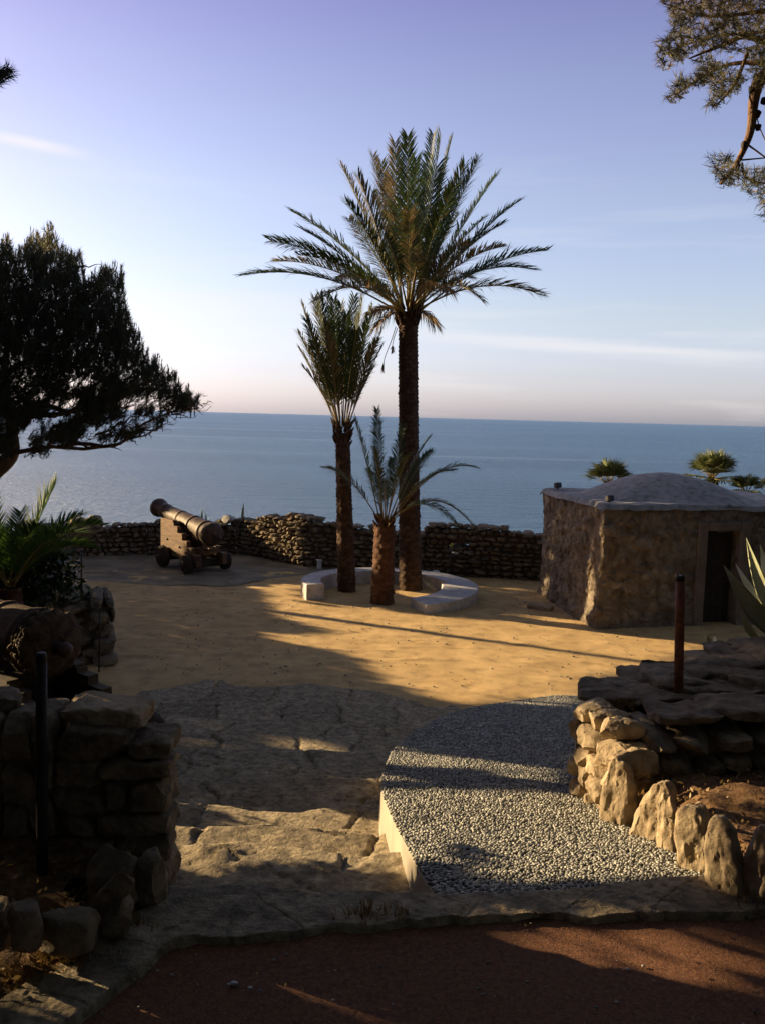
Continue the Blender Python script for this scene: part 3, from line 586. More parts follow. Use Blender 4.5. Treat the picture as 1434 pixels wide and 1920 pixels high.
# upright edging stones along the ramp
up = [((1130, 1186), 1430, 1548, 5.0, 'tall tapering upright edging stone next to the planter wall end'), ((1184, 1247), 1462, 1575, 4.55, 'broad hunched upright edging stone, second along the ramp from the planter wall'),
      ((1188, 1250), 1440, 1520, 4.85, 'rough stone standing behind the second edging stone'), ((1239, 1277), 1499, 1600, 4.25, 'slimmest edging stone with a jagged peak beside the ramp'),
      ((1283, 1341), 1524, 1640, 4.0, 'smooth rounded slab shaped edging stone facing the ramp'), ((1338, 1402), 1545, 1695, 3.72, 'wide edging stone split by a diagonal shadow at the kerb'),
      ((1394, 1462), 1562, 1712, 3.62, 'last edging stone, cut by the right picture edge')]
for i, ((xa, xb), yt, ybm, Y, lab) in enumerate(up):
    xm = (xa+xb)/2; Y = max(on_ramp(xm, ybm)[1] if ybm < 1660 else gz(xm, ybm, 0)[1], 3.4)+.06+(.14 if i == 2 else 0); T_ = atY(xm, yt, Y); B_m = atY(xm, ybm, Y); wd = np.linalg.norm(atY(xb, yt, Y)-atY(xa, yt, Y)); hh = (T_[2]-B_m[2]+.10)/2; a = MB()
    v, f = ico(5); n = 4.6; v = v/(np.abs(v)**n).sum(1, keepdims=True)**(1/n); tp = 1-.45*((v[:, 2:3]+1)/2)**2.2*(1.0 if i != 4 else .4); q = v*np.array([wd*.58, wd*.38, hh]); q[:, :2] *= tp
    q[:, 0] += (v[:, 2]+1)*[.0, .03, .02, -.01, -.02, -.02, 0][i]*1.2; q += vfbm(q*np.array([10, 10, 5.])+i*5, 500+i, 4)*.016; q += vfbm(q*np.array([40, 40, 18.])+i*5, 540+i, 3)*.006
    q = q@rot(0, [.02, .05, .1, 0, -.04, -.12, .05][i], -.8).T; a.add(q+np.array([B_m[0]+.0, Y+.02, B_m[2]-.08+hh]), f, .35+.1*(i % 4))
    solo('edging_stone', a, M['ruststone'], lab, 'edging stone', 'upright stones edging the pebble ramp')
a = MB(); rock(a, gz(1362, 1552, .02), (.035, .03, .02), n=2.4, sub=3, amp=.15, seed=3); solo('small_stone', a, M['ruststone'], 'small pale egg shaped stone lying on the brown earth bed', 'stone')

# ================================================================== BENCH
C = np.array([.20, 18.72]); RO = 1.93
def bench():
    mb = MB(); th = np.radians(np.concatenate([np.linspace(205, 10.2, 110), [9.8], np.linspace(9, -68, 44)])); rows = []
    for a in th:
        d = math.degrees(a); ro = RO*(1 if True else 0); ri = RO-np.interp(d, [-68, 9.8, 10.2, 90, 205], [.78, .78, .66, .5, .40]); h = np.interp(d, [-68, 0, 90, 205], [.17, .26, .30, .34])
        u = np.array([cos(a), sin(a)*.93]); zb_ = -2.0; zt_ = -1.9+h; bv = .015
        rows.append([np.append(C+u*ri, zb_), np.append(C+u*ri, zt_-bv), np.append(C+u*(ri+bv), zt_), np.append(C+u*(ro-bv), zt_), np.append(C+u*ro, zt_-bv), np.append(C+u*ro, zb_)])
    v = np.array(rows).reshape(-1, 3); k = len(th); f = gridf(k, 6); mb.add(v, f); mb.add(np.array(rows[0]), [tuple(range(6))]); mb.add(np.array(rows[-1]), [tuple(range(6))[::-1]])
    solo('round_bench', mb, M['bench'], 'low white plastered ring shaped bench around the three palms', 'bench', smooth=False, loc=(C[0], C[1], -1.9))
bench()
for i, (x, y, lab) in enumerate([(599, 1058, 'small white ground lamp left of the palms near the sunlit wall corner'), (817, 1072, 'small white ground lamp right of the tall palm behind the bench')]):
    c = gz(x, y+9, -1.9) if i == 0 else atY(x, y+6, 20.6); c[2] = -1.9; t = thing('ground_lamp', lab, 'lamp', c, 'small white ground lamps'); a = MB(); box(a, (-.05, -.05, 0), (.05, .05, .20), c, _Rz(.3), bev=.01); part('housing', a, M['lampwhite'], t, False)
    a = MB(); box(a, (-.065, -.08, .205), (.065, .07, .24), c, _Rz(.3), bev=.01); part('lamp_head', a, M['lampwhite'], t, False)

# ================================================================== CANNONS
def cannon(loc, head, S, elev, label, near=False, fo=0.):
    """local frame: +x towards the muzzle, y left, z up"""
    WD = M['shadedwood'] if near else M['wood']; loc = np.array(loc, float); t = thing('cannon', label, 'cannon', loc, 'old iron cannons on stepped wooden carriages'); Rh = _Rz(atan2(head[1], head[0]))
    W_ = lambda mb_: mb_
    zk = .72 if near else 1.3; xf = 1.05 if near else .32
    def P3(x, y, z): return Rh@np.array([x, y, z if z < .3 else .3+(z-.3)*zk])*S+loc
    # barrel, origin of axis at trunnion
    Rb = Rh@np.array([[cos(elev), 0, -sin(elev)], [0, 1, 0], [sin(elev), 0, cos(elev)]])@np.array([[0, 0, 1], [1, 0, 0], [0, 1, 0.]])   # lathe z -> barrel +x
    prof = [(0, -1.16), (.10, -1.14), (.2, -1.12), (.295, -1.095), (.315, -1.05), (.325, -1.02), (.325, -.97), (.30, -.95), (.295, -.80), (.31, -.79), (.31, -.75), (.29, -.74), (.27, -.3), (.285, -.29), (.285, -.25), (.262, -.24), (.24, .25), (.25, .26), (.25, .31), (.232, .32), (.205, .95), (.225, .97), (.21, 1.0), (.205, 1.15), (.225, 1.22), (.265, 1.30), (.275, 1.36), (.262, 1.41), (.235, 1.42), (.14, 1.43), (.135, 1.42), (.13, .9), (0, .88)]
    pr = []                     # densify for the crust
    for (r0, z0), (r1, z1) in zip(prof[:-1], prof[1:]):
        m = max(1, int(abs(z1-z0)/.05))
        for k in range(m): pr.append((r0+(r1-r0)*k/m, z0+(z1-z0)*k/m))
    pr.append(prof[-1]); c = Rh@np.array([fo, 0, 1.106])*S+loc
    def disp(v):
        o = vfbm(v*8, 600, 3)*.004; return v+o
    a = MB(); lathe(a, [(r*S*(1 if near else .9), z*S*(1 if near else 1.1)) for r, z in pr], c, Rb, 64, disp=disp); b_ = part('barrel', a, M['iron'], t)
    a = MB(); kc = 1.0 if near else 1.1; lathe(a, [(0, -1.36*S*kc), (.04*S, -1.35*S*kc), (.07*S, -1.31*S*kc), (.078*S, -1.27*S*kc), (.06*S, -1.22*S*kc), (.04*S, -1.19*S*kc), (.05*S, -1.16*S*kc), (.09*S, -1.13*S*kc)], c, Rb, 24); part('cascabel', a, M['iron'], b_)
    if near:   # flaking crust around the breech ring, carried over the end face as painted shade
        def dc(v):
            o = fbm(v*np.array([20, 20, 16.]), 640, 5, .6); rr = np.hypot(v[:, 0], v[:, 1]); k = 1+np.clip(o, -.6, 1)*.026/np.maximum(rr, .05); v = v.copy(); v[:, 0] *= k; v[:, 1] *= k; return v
        a = MB(); lathe(a, [(q*S, z*S) for q, z in [(.285, -.885)]+[(.328+.008*math.sin(i), -.89-.19*i/24) for i in range(25)]+[(.305, -1.10), (.26, -1.125), (.20, -1.14), (.14, -1.155), (.09, -1.165)]], c, Rb, 150, disp=dc); part('rust_crust_and_shade', a, M['crust'], b_)
    a = MB(); tube(a, [c+Rh@np.array([0, -.37*S, -.02]), c+Rh@np.array([0, .37*S, -.02])], .075*S, 20); part('trunnion', a, M['iron'], b_)
    # stepped cheeks
    prof2 = [(.62, .30), (.62, .98), (.02, .98), (.02, .94), (-.02, .94), (-.02, .88), (-.20, .88), (-.20, .76), (-.42, .76), (-.42, .64), (-.64, .64), (-.64, .53), (-.86, .53), (-.86, .42), (-1.12, .42), (-1.12, .18), (-.72, .18), (-.60, .28), (.05, .30), (.12, .40), (.25, .40), (.32, .30)]
    if near: prof2 = [(1.35, .30), (1.35, 1.38), (.72, 1.38), (.72, 1.0)]+[(.66, 1.0)]+prof2[2:-3]+[(.70, .30), (.85, .40), (1.0, .40), (1.05, .30)]
    for sy in (1, -1):
        a = MB(); y0, y1 = (.30, .42) if sy > 0 else (-.42, -.30); n = len(prof2); v = np.array([P3(x, y0, z) for x, z in prof2]+[P3(x, y1, z) for x, z in prof2])
        tri = mg.tessellate_polygon([[Vector((x, z, 0)) for x, z in prof2]]); f = [tuple(q) for q in tri]+[tuple(q+n for q in reversed(tt_)) for tt_ in tri]+[(i, (i+1) % n, n+(i+1) % n, n+i) for i in range(n)]
        a.add(v, f); part('carriage_cheek', a, WD, t, False)
    a = MB(); box(a, np.array((-.62, -.295, .30))*S, np.array((.55, .295, .42))*S, loc, Rh, bev=.01); box(a, np.array((.40, -.295, .42))*S, np.array((.52, .295, .70))*S, loc, Rh, bev=.01); part('carriage_bed', a, WD, t, False)
    a = MB(); box(a, np.array((-1.05, -.20, .44))*S, np.array((-.55, .20, .56))*S, loc, Rh, bev=.01); box(a, np.array((-1.2, -.13, .56))*S, np.array((-.75, .13, .62))*S, loc, Rh, bev=.01); part('elevating_wedge', a, WD, t, False)
    for x in (-.85, xf):
        a = MB(); box(a, np.array((x-.10, -.46, .12 if x < 0 else .17))*S, np.array((x+.10, .46, .30))*S, loc, Rh, bev=.012); ax = part('axle', a, M['darkwood'], t, False)
        rw = .22 if x < 0 else .26
        for sy in (1, -1):
            a = MB(); Rw = Rh@np.array([[1, 0, 0], [0, 0, 1], [0, -1, 0.]]); lathe(a, [(0, -.085*S), (.06*S, -.085*S), (.07*S, -.07*S), (rw*.94*S, -.07*S), (rw*S, -.055*S), (rw*S, .055*S), (rw*.94*S, .07*S), (.07*S, .07*S), (.06*S, .085*S), (0, .085*S)], P3(x, sy*.53, rw), Rw, 32); wh = part('wheel', a, M['darkwood'], t, True)
            a = MB(); tube(a, [P3(x, sy*.60, rw), P3(x, sy*.66, rw)], .06*S, 14); part('wheel_hub', a, M['iron'], wh)
    for sy in (1, -1):      # iron bolts on cheeks and rear ring
        for x, z in ((.3, .6), (-.3, .5), (-.6, .42), (.5, .45), (-.9, .32)):
            a = MB(); tube(a, [P3(x, sy*.42, z), P3(x, sy*.442, z)], .028*S, 10); part('bolt', a, M['iron'], t)
    a = MB(); ang = np.linspace(0, 2*pi, 22); cc = P3(-1.17, -.36 if near else .36, .36 if not near else .56)
    if near: cc = P3(-1.0, -.36, .465)
    Lx = Rh@np.array([1, 0, 0.]); Ly = Rh@np.array([0, 1, 0.]); rr = .055*S
    tube(a, [cc+Ly*rr*cos(q)+np.array([0, 0, 1])*rr*sin(q) for q in ang], .013*S, 8, cap=False); part('iron_ring', a, M['iron'], t)
    return t
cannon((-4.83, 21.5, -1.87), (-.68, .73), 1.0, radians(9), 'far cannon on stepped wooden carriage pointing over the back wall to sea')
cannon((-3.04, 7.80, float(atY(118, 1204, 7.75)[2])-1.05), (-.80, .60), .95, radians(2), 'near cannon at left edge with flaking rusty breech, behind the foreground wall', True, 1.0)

# ================================================================== DOMED BUILDING
def building():
    z0 = -1.92; B = gz(1120, 1178)[:2]; A = gz(1010, 1112)[:2]; D = gz(1340, 1171)[:2]; fx = (D-B)/np.linalg.norm(D-B); Wd = 5.0; Cc = B+fx*Wd; Dd = A+fx*Wd
    ht = zat(1120, 948, B[1]); hA = zat(1014, 918, A[1]); t = thing('domed_building', 'low square rough plastered masonry hut with shallow grey cement dome and dark doorway', 'building', (B[0], B[1], -1.9))
    def dispw(P, k=1.):
        o = vfbm(P*1.5, 700, 2, .5)*.03+vfbm(P*6., 710, 5, .65)*.022
        base = np.clip((-1.35-P[..., 2])/.55, 0, 1)[..., None]*.10*(.6+.6*fbm(P*1.3, 720)[..., None]); cen = np.array([(A[0]+Cc[0])/2, (A[1]+Cc[1])/2, 0]); out = P-cen; out[..., 2] = 0; out /= np.linalg.norm(out, axis=-1, keepdims=True)
        return P+o*k+out*base
    def face(mb, p, q, za, zb_p, zb_q, nx, nz, s0=0., s1=1., base_from=None):
        s = np.linspace(s0, s1, nx)[:, None]; tt = np.linspace(0, 1, nz)[None]; zt = zb_p+(zb_q-zb_p)*s; z = za+(zt-za)*tt
        x = p[0]+(q[0]-p[0])*s+0*tt; y = p[1]+(q[1]-p[1])*s+0*tt; P = np.stack([x, y, z], -1); return P
    a = MB(); l = np.linalg.norm(A-B); hq = lambda s: ht
    P = face(a, A, B, z0, hA, ht, 150, 110); a.add(dispw(P).reshape(-1, 3), gridf(150, 110))
    # front with door opening; pieces share grid edges
    dl = np.dot(gz(1308, 1170)[:2]-B, fx)/Wd; dr = np.dot(gz(1369, 1168)[:2]-B, fx)/Wd; zd0 = z0; zd1 = zat(1340, 994, D[1])
    def fp(s0, s1, za, zb_, nx, nz):
        P = face(a, B, Cc, za, zb_, zb_, nx, nz, s0, s1); a.add(dispw(P).reshape(-1, 3), gridf(nx, nz))
    fp(0, dl, z0, ht, 90, 110); fp(dr, 1, z0, ht, 110, 110); fp(dl, dr, zd1, ht, 34, 20)
    # reveals
    Nn = np.array([-fx[1], fx[0]]); pl = B+fx*Wd*dl; prr = B+fx*Wd*dr
    def rev(p, z_a, z_b, q=None):
        s = np.linspace(0, .5, 12)[:, None]; z = np.linspace(z_a, z_b, 60)[None]; P = np.stack([p[0]+Nn[0]*s+0*z, p[1]+Nn[1]*s+0*z, z+0*s], -1); k = np.clip(1-s/.15, 0, 1)[..., None]; a.add((P*(1-k)+dispw(P)*k).reshape(-1, 3), gridf(12, 60))
    rev(pl, z0, zd1); rev(prr, z0, zd1)
    s = np.linspace(0, 1, 34)[:, None]; u = np.linspace(0, .5, 12)[None]; P = np.stack([pl[0]+(prr-pl)[0]*s+Nn[0]*u, pl[1]+(prr-pl)[1]*s+Nn[1]*u, zd1+0*s+0*u], -1); k = np.clip(1-u/.15, 0, 1)[..., None]; a.add((P*(1-k)+dispw(P)*k).reshape(-1, 3), gridf(34, 12))
    P = face(a, Cc, Dd, z0, ht, hA, 60, 40); a.add(dispw(P).reshape(-1, 3), gridf(60, 40)); P = face(a, Dd, A, z0, hA, hA, 60, 40); a.add(dispw(P).reshape(-1, 3), gridf(60, 40))
    rr = np.random.default_rng(70)
    for f0, f1, n_ in ((A, B, 150), (B, Cc, 190)):
        T2 = (f1-f0); l2 = np.linalg.norm(T2); T2 = T2/l2; No = np.array([T2[1], -T2[0]])
        for i in range(n_):
            s_ = rr.uniform(.1, l2-.1); z_ = rr.uniform(z0+.1, ht-.12)
            if f0 is B and dl*Wd-.25 < s_ < dr*Wd+.25 and z_ < zd1+.2: continue
            p_ = f0+T2*s_; P_ = dispw(np.array([[p_[0], p_[1], z_]]))[0]; hw_ = rr.uniform(.07, .19); rock(a, P_-np.append(No, 0)*.045, (hw_, .075, hw_*rr.uniform(.45, .8)), _Rz(atan2(T2[1], T2[0]))@rot(rr.normal(0, .1), rr.normal(0, .25), rr.normal(0, .08)), n=3.5, sub=3, amp=.3, seed=800+i, tone=rr.uniform(.1, 1))
    part('wall', a, M['roughcast'], t)
    a = MB(); ca_ = atan2(fx[1], fx[0])
    for s0_, s1_, za_, zb_ in ((dl*Wd-.20, dl*Wd+.01, 0, zd1-z0+.16), (dr*Wd-.01, dr*Wd+.22, 0, zd1-z0+.16), (dl*Wd+.012, dr*Wd-.012, zd1-z0-.01, zd1-z0+.155)):
        box(a, (s0_, -.06, za_), (s1_, .1, zb_), (B[0], B[1], z0), _Rz(ca_), bev=.02)
    part('door_frame', a, M['doorframe'], t, False)
    a = MB(); di = .22; q0 = pl+Nn*di; q1 = prr+Nn*di; ln = np.linalg.norm(q1-q0); ca = atan2(fx[1], fx[0])
    box(a, (.0, 0, 0), (ln, .05, zd1-z0), (q0[0], q0[1], z0), _Rz(ca)); 
    for k in range(5): box(a, (.02+k*ln/5, -.012, .02), (.02+(k+1)*ln/5-.03, 0, zd1-z0-.04), (q0[0], q0[1], z0), _Rz(ca), bev=.004)
    for z in (.35, 1.2): box(a, (.03, -.03, z), (ln-.03, -.013, z+.1), (q0[0], q0[1], z0), _Rz(ca), bev=.004)
    d_ = part('door', a, M['door'], t, False); a = MB(); cc = q0+fx*(ln*.85)-Nn*.04; tube(a, [(cc[0], cc[1], z0+.85), (cc[0]-Nn[0]*.05, cc[1]-Nn[1]*.05, z0+.85), (cc[0]-Nn[0]*.05-fx[0]*.1, cc[1]-Nn[1]*.05-fx[1]*.1, z0+.85)], .012, 8); part('handle', a, M['lampmetal'], d_)
    # cement roof slab with slight fall and shallow dome (one surface each)
    a = MB(); nn = 90; s = np.linspace(-.012, 1.01, nn)[:, None]; u = np.linspace(-.015, 1.01, nn)[None]
    x = B[0]+fx[0]*Wd*s+(A-B)[0]*u; y = B[1]+fx[1]*Wd*s+(A-B)[1]*u; z = ht+(hA-ht)*u+0*s+.03; P = np.stack([x+0*u, y+0*s, z], -1); P = P+vfbm(P*1.5, 700, 2, .5)*.03+vfbm(P*5, 730)*.012
    e_ = np.minimum(np.minimum(s+.012, 1.01-s)+0*u, np.minimum(u+.015, 1.01-u)+0*s); P[..., 2] += np.clip(e_/.03, 0, 1)**.5*.05-.05; P[0, :, 2] -= .06; P[:, 0, 2] -= .06; P[-1, :, 2] -= .06; P[:, -1, 2] -= .06
    a.add(P.reshape(-1, 3), gridf(nn, nn)); rf = part('roof', a, M['cement'], t)
    a = MB(); ctr = (B+A)/2+fx*2.1; zc = (ht+hA)/2; apex = zat(1235, 884, ctr[1]); hh = apex-zc; rr_ = np.linspace(0, 1, 40); ang = np.arange(72)*2*pi/72; rad = 1.88+.15*np.abs(np.sin(ang*2))**3
    zz = hh*(.72*np.cos(rr_*pi/2)**1.1+.28*(np.cos(rr_*pi)*.5+.5)**.6)-.02
    P = np.stack([ctr[0]+np.outer(np.cos(ang)*rad, rr_), ctr[1]+np.outer(np.sin(ang)*rad*.86, rr_), np.tile(zc+zz, (72, 1))], -1); P[..., 2] += fbm(P*2, 740)*.012; a.add(P.reshape(-1, 3), gridf(72, 40, True)); part('dome', a, M['cement'], rf)
    # step stones at the far left corner
    a = MB(); c = gz(1008, 1140); box(a, (-.22, -.12, -.05), (.3, .12, .07), (c[0], c[1], -1.9), _Rz(-.5), bev=.015); solo('step_block', a, M['ruststone'], 'small flat stone step on the sand at the left foot of the hut', 'step', smooth=False)
    for i, (x, y, lab) in enumerate([(1045, 912, 'small floodlight on the far left corner of the hut roof'), (1142, 937, 'small dark floodlight on the near corner of the hut roof')]):
        Y = A[1]-.35 if i == 0 else B[1]+.3; c = atY(x, y, Y); f_ = thing('floodlight', lab, 'floodlight', c, 'floodlights on the hut roof'); a = MB()
        box(a, (-.075, -.05, -.03), (.075, .05, .08), c, rot(-.3, 0, .5), bev=.01); part('lamp_housing', a, M['lampmetal'], f_, False)
        a = MB(); box(a, (-.06, -.06, -.02), (.06, -.051, .07), c, rot(-.3, 0, .5)); part('lamp_glass', a, M['lampmetal'], f_, False); a = MB(); tube(a, [c+np.array([0, 0, -.16]), c+np.array([0, 0, -.02])], .015, 8); part('bracket', a, M['lampmetal'], f_)
building()

# ================================================================== POSTS
def post(px, pyt, pyb, Y, rad, m, label, name, ztip=True):
    T_ = atY(px[0], pyt, Y); Bm = atY(px[1], pyb, Y); t = thing(name, label, 'post', (Bm[0], Bm[1], Bm[2]-.1)); a = MB(); ax = (T_-Bm)
    tube(a, [Bm-ax*.15, Bm+ax*.3, Bm+ax*.6, T_-ax*.05], [rad*1.02, rad, rad, rad], 20); part('tube', a, m, t)
    a = MB(); tube(a, [T_-ax*.055, T_-ax*.02, T_-ax*.005], [rad*.99, rad*.97, rad*.80], 20); part('cap', a, M['blackpost'], t); return T_, t
T_, tp = post((1275, 1271), 1078, 1300, 5.72, .031, M['rustpost'], 'thin rusty red metal post standing at the right planter wall', 'metal_post')
a = MB(); tube(a, [T_+np.array([-.02, 0, -.02]), T_+np.array([-.022, -.005, .014])], .006, 6); part('wire_stub', a, M['rustpost'], tp); a = MB(); tube(a, [T_+np.array([.012, 0, -.02]), T_+np.array([.018, -.005, .016])], .006, 6); part('wire_stub', a, M['rustpost'], tp)
post((78, 80), 1222, 1600, 3.35, .022, M['blackpost'], 'slim black metal post in the left foreground before the near cannon', 'metal_post')
post((153.5, 153.5), 1030, 1112, 12.7, .012, M['lampmetal'], 'thin grey pole by the palm plant behind the ruined wall', 'metal_rod')
post((188.5, 186.5), 1140, 1245, 10.6, .010, M['lampmetal'], 'thin grey pole beside the ruined wall near the sand', 'metal_rod')

# ================================================================== PALMS
def frond(hub, tip, arch, nleaf=46, L=.42, wd=.032, bare=.22, fwd=.9, vee=.35, droop=.12, tone0=.4, deadp=.0, rr=.016, seed=0, side=None, sagpow=0.):
    """returns (stalk MB, leaflet MB)"""
    r = np.random.default_rng(seed); hub = np.array(hub, float); tip = np.array(tip, float); mid = (hub+tip)/2+np.array([0, 0, 1.])*arch+(np.array(side) if side is not None else 0)
    q = np.linspace(0, 1, 15)[:, None]; C_ = hub*(1-q)**2+2*mid*q*(1-q)+tip*q*q; st = MB(); tube(st, C_, np.linspace(rr, rr*.15, 15), 5, .5)
    t = bare+(1-bare)*np.sort(np.concatenate([np.linspace(0, 1, nleaf), np.linspace(0, 1, nleaf)]))+r.uniform(-.006, .006, 2*nleaf); t = np.clip(t, bare*.9, .995); sgn = np.tile([1, -1], nleaf)
    b = hub*((1-t)**2)[:, None]+2*mid*(t*(1-t))[:, None]+tip*(t*t)[:, None]; T = 2*(1-t)[:, None]*(mid-hub)+2*t[:, None]*(tip-mid); T /= np.linalg.norm(T, axis=1)[:, None]
    up = np.array([0, 0, 1.]); S = np.cross(T, up); ns = np.linalg.norm(S, axis=1)[:, None]; fb = np.array([1., 0, 0]) if abs((tip-hub)[0]) < 1 else np.array([0, 1., 0]); S = np.where(ns < .15, fb, S/np.maximum(ns, 1e-4)); tw = r.uniform(-.5, .5); U = np.cross(S, T); S, U = S*cos(tw)+U*sin(tw), U*cos(tw)-S*sin(tw)
    s = (t-bare)/(1-bare); ll = L*(.45+.55*np.sin(pi*np.clip(s*.85+.12, 0, 1)))*r.uniform(.8, 1.15, len(t)); fw = fwd+s*.7+r.normal(0, .14, len(t)); vv = vee+r.normal(0, .22, len(t))
    d = T*fw[:, None]+S*sgn[:, None]+U*vv[:, None]; d /= np.linalg.norm(d, axis=1)[:, None]
    p1 = b+d*(ll*.5)[:, None]; p2 = b+d*ll[:, None]-np.array([0, 0, 1])*(ll*droop*r.uniform(.4, 1.6, len(t)))[:, None]
    wv = np.cross(d, U); wv += U*.35*sgn[:, None]; wv /= np.linalg.norm(wv, axis=1)[:, None]; h = wd/2
    V = np.stack([b-wv*h*.6, b+wv*h*.6, p1+wv*h, p1-wv*h, p2], 1); n = len(t)
    tn = np.clip(tone0+r.normal(0, .12, n)+(s > .5)*deadp*.25, 0, 1); dd = r.random(n) < deadp; tn = np.where(dd, r.uniform(.85, 1, n), np.minimum(tn, .82 if deadp < .5 else 1)); lf = MB(); k = np.arange(n)[:, None]*5
    lf.add(V.reshape(-1, 3), k+np.array([[0, 1, 2, 3]]), np.repeat(tn, 5)); lf.f.append(k+np.array([[3, 2, 4]])); return st, lf
def trunk(mb, pts, rads, m_ring=.085, nsc=7, amp=.03, nang=56, seed=0):
    pts = np.array(pts, float); L_ = np.concatenate([[0], np.cumsum(np.linalg.norm(np.diff(pts, axis=0), axis=1))]); n = int(L_[-1]/.018); s = np.linspace(0, L_[-1], n); a = np.arange(nang)*2*pi/nang
    c = np.stack([np.interp(s, L_, pts[:, k]) for k in range(3)], 1); r0 = np.interp(s, L_, rads); S_, A_2 = np.meshgrid(s, a, indexing='ij')
    row = np.floor(S_/m_ring); ph = S_/m_ring-row; sc_ = (A_2/(2*pi)*nsc+row*.5) % 1.; bump_ = (1-ph)*(1-np.abs(sc_*2-1)**2)*1.0; cell = _h(row.astype(int), np.floor(A_2/(2*pi)*nsc+row*.5).astype(int) % nsc, row.astype(int)*0, seed)
    nz = fbm(np.stack([np.cos(A_2)*3, np.sin(A_2)*3, S_*6], -1), seed, 4)*.3; r_ = r0[:, None]+amp*(bump_*(.5+.8*cell)+nz)
    V = np.stack([c[:, 0:1]+r_*np.cos(A_2), c[:, 1:2]+r_*np.sin(A_2), c[:, 2:3]+0*r_], -1); f = gridf(n, nang); j = np.arange(n-1); f = np.concatenate([f, np.stack([j*nang+nang-1, (j+1)*nang+nang-1, (j+1)*nang, j*nang], 1)])
    mb.add(V.reshape(-1, 3), f, (.2+.8*cell*(1-ph*.5)).ravel())
def stubs(mb, c, r0, r1, h, n, seed=0, up=.9, L=.2, w=.05):
    r = np.random.default_rng(seed)
    for i in range(n):
        a = i*2.399+r.uniform(-.2, .2); z = h*i/n; rr = r0+(r1-r0)*i/n; o = np.array([cos(a), sin(a), 0]); p = np.array(c)+o*rr*.8+np.array([0, 0, z]); d = o*r.uniform(.35, .75)+np.array([0, 0, up]); d /= np.linalg.norm(d); l = L*r.uniform(.6, 1.2)
        tube(mb, [p, p+d*l*.5+o*.01, p+d*l], [w*.9, w*.7, w*.28], 6, r.uniform(.2, 1))
def palm(base, Y, hubpx, r_b, r_t, tips, label, tm, seed, fr, mid=None):
    """tips: (px, py, depth offset, arch, kind)"""
    hub = atY(hubpx[0], hubpx[1], Y); b = np.array(base, float); t = thing('palm_tree', label, 'palm tree', b, 'palms in the ring bench'); a = MB(); pts = [b-np.array([0, 0, .1])]+([np.array(q) for q in mid] if mid else [])+[hub-np.array([0, 0, fr.get('neck', .3)])]
    trunk(a, pts, np.concatenate([[r_b*1.18], np.linspace(r_b, r_t, len(pts)-1)]), seed=seed, m_ring=fr.get('ring', .085), nsc=fr.get('nsc', 8), amp=fr.get('amp', .025)); part('trunk', a, tm, t)
    a = MB(); stubs(a, hub-np.array([0, 0, fr['sh']]), r_t*.9, r_t*fr['sw'], fr['sh']*.95, fr['sn'], seed, L=fr['sl'], w=fr.get('stw', .045)); part('leaf_bases', a, tm, t)
    for i, (px, py, dy, arch, kind) in enumerate(tips):
        tip = atY(px, py, Y+dy); r = np.random.default_rng(seed*100+i); o = tip-hub; o[2] = 0; ln = np.linalg.norm(tip-hub); o = o/(np.linalg.norm(o)+1e-6)*min(r_t*fr.get('ho', .7), np.linalg.norm(o))
        k = dict(fr['f']); k['nleaf'] = int(k['nleaf']*max(.5, ln/fr['ref'])); k['L'] = k['L']*(.72+.28*min(1.1, ln/fr['ref']))
        if kind == 'd': k.update(deadp=.85, tone0=.85, droop=.5)
        elif kind == 'm': k.update(deadp=.4, tone0=.6)
        elif kind == 'g': k.update(deadp=.02, tone0=.35)
        s_, l_ = frond(hub+o+np.array([0, 0, r.uniform(-.22, .0)*fr.get('hz', 1)]), tip, arch, seed=seed*1000+i, **k); ff = part('frond', l_, M['palmleaf'], t, False); part('stalk', s_, M['rachis'], ff)
    return t, hub
tall_tips = [(640, 310, 1.0, .25, 'm'), (700, 292, 1.6, .2, 'm'), (716, 305, .8, .2, 'm'), (740, 268, .2, .15, 'm'), (764, 256, -1.0, .2, ''), (812, 252, 1., .15, 'g'), (826, 256, -.4, .1, 'g'), (845, 264, .5, .15, 'g'), (895, 300, .3, .25, 'g'), (928, 330, .9, .3, 'g'), (970, 378, .5, .42, 'g'), (1025, 470, .6, .62, 'g'), (1013, 553, .4, .72, 'm'), (995, 505, -1.2, .7, ''), (945, 462, -1.8, .5, 'm'), (880, 455, -2.2, .35, 'm'),
     (650, 378, -1.3, .3, ''), (655, 410, 2.2, .3, 'm'), (550, 398, .8, .42, ''), (567, 430, -1.0, .35, 'g'), (508, 452, .4, .55, ''), (515, 490, 1.5, .6, 'm'), (458, 516, .2, .72, ''), (560, 478, -1.8, .55, ''), (600, 560, -2.4, .75, 'm'), (900, 560, -2.4, .8, 'm'), (640, 520, 2.6, .7, 'd'), (880, 520, 2.6, .7, 'm'), (768, 395, -2.2, .4, 'm'), (790, 470, -2.6, .4, 'm'), (720, 440, -2.3, .4, ''), (700, 360, 1.9, .3, ''), (800, 330, 2.0, .3, 'g'), (850, 350, -1.6, .35, 'g'), (905, 410, 1.9, .4, 'g'), (860, 400, 2.3, .35, 'g'), (780, 300, -.6, .12, 'g'), (690, 545, -2.2, .45, 'm'), (840, 545, -2.0, .5, 'd'), (870, 310, -.8, .2, 'g'), (940, 420, -1.0, .4, 'g'), (610, 350, -.4, .3, '') if False else (672, 330, -.9, .2, 'm'), (708, 612, -.5, .12, 'd'), (812, 606, .4, .12, 'd'), (696, 590, .5, .15, 'd')]
hubT = (765, 575)
tb = gz(770, 1105)
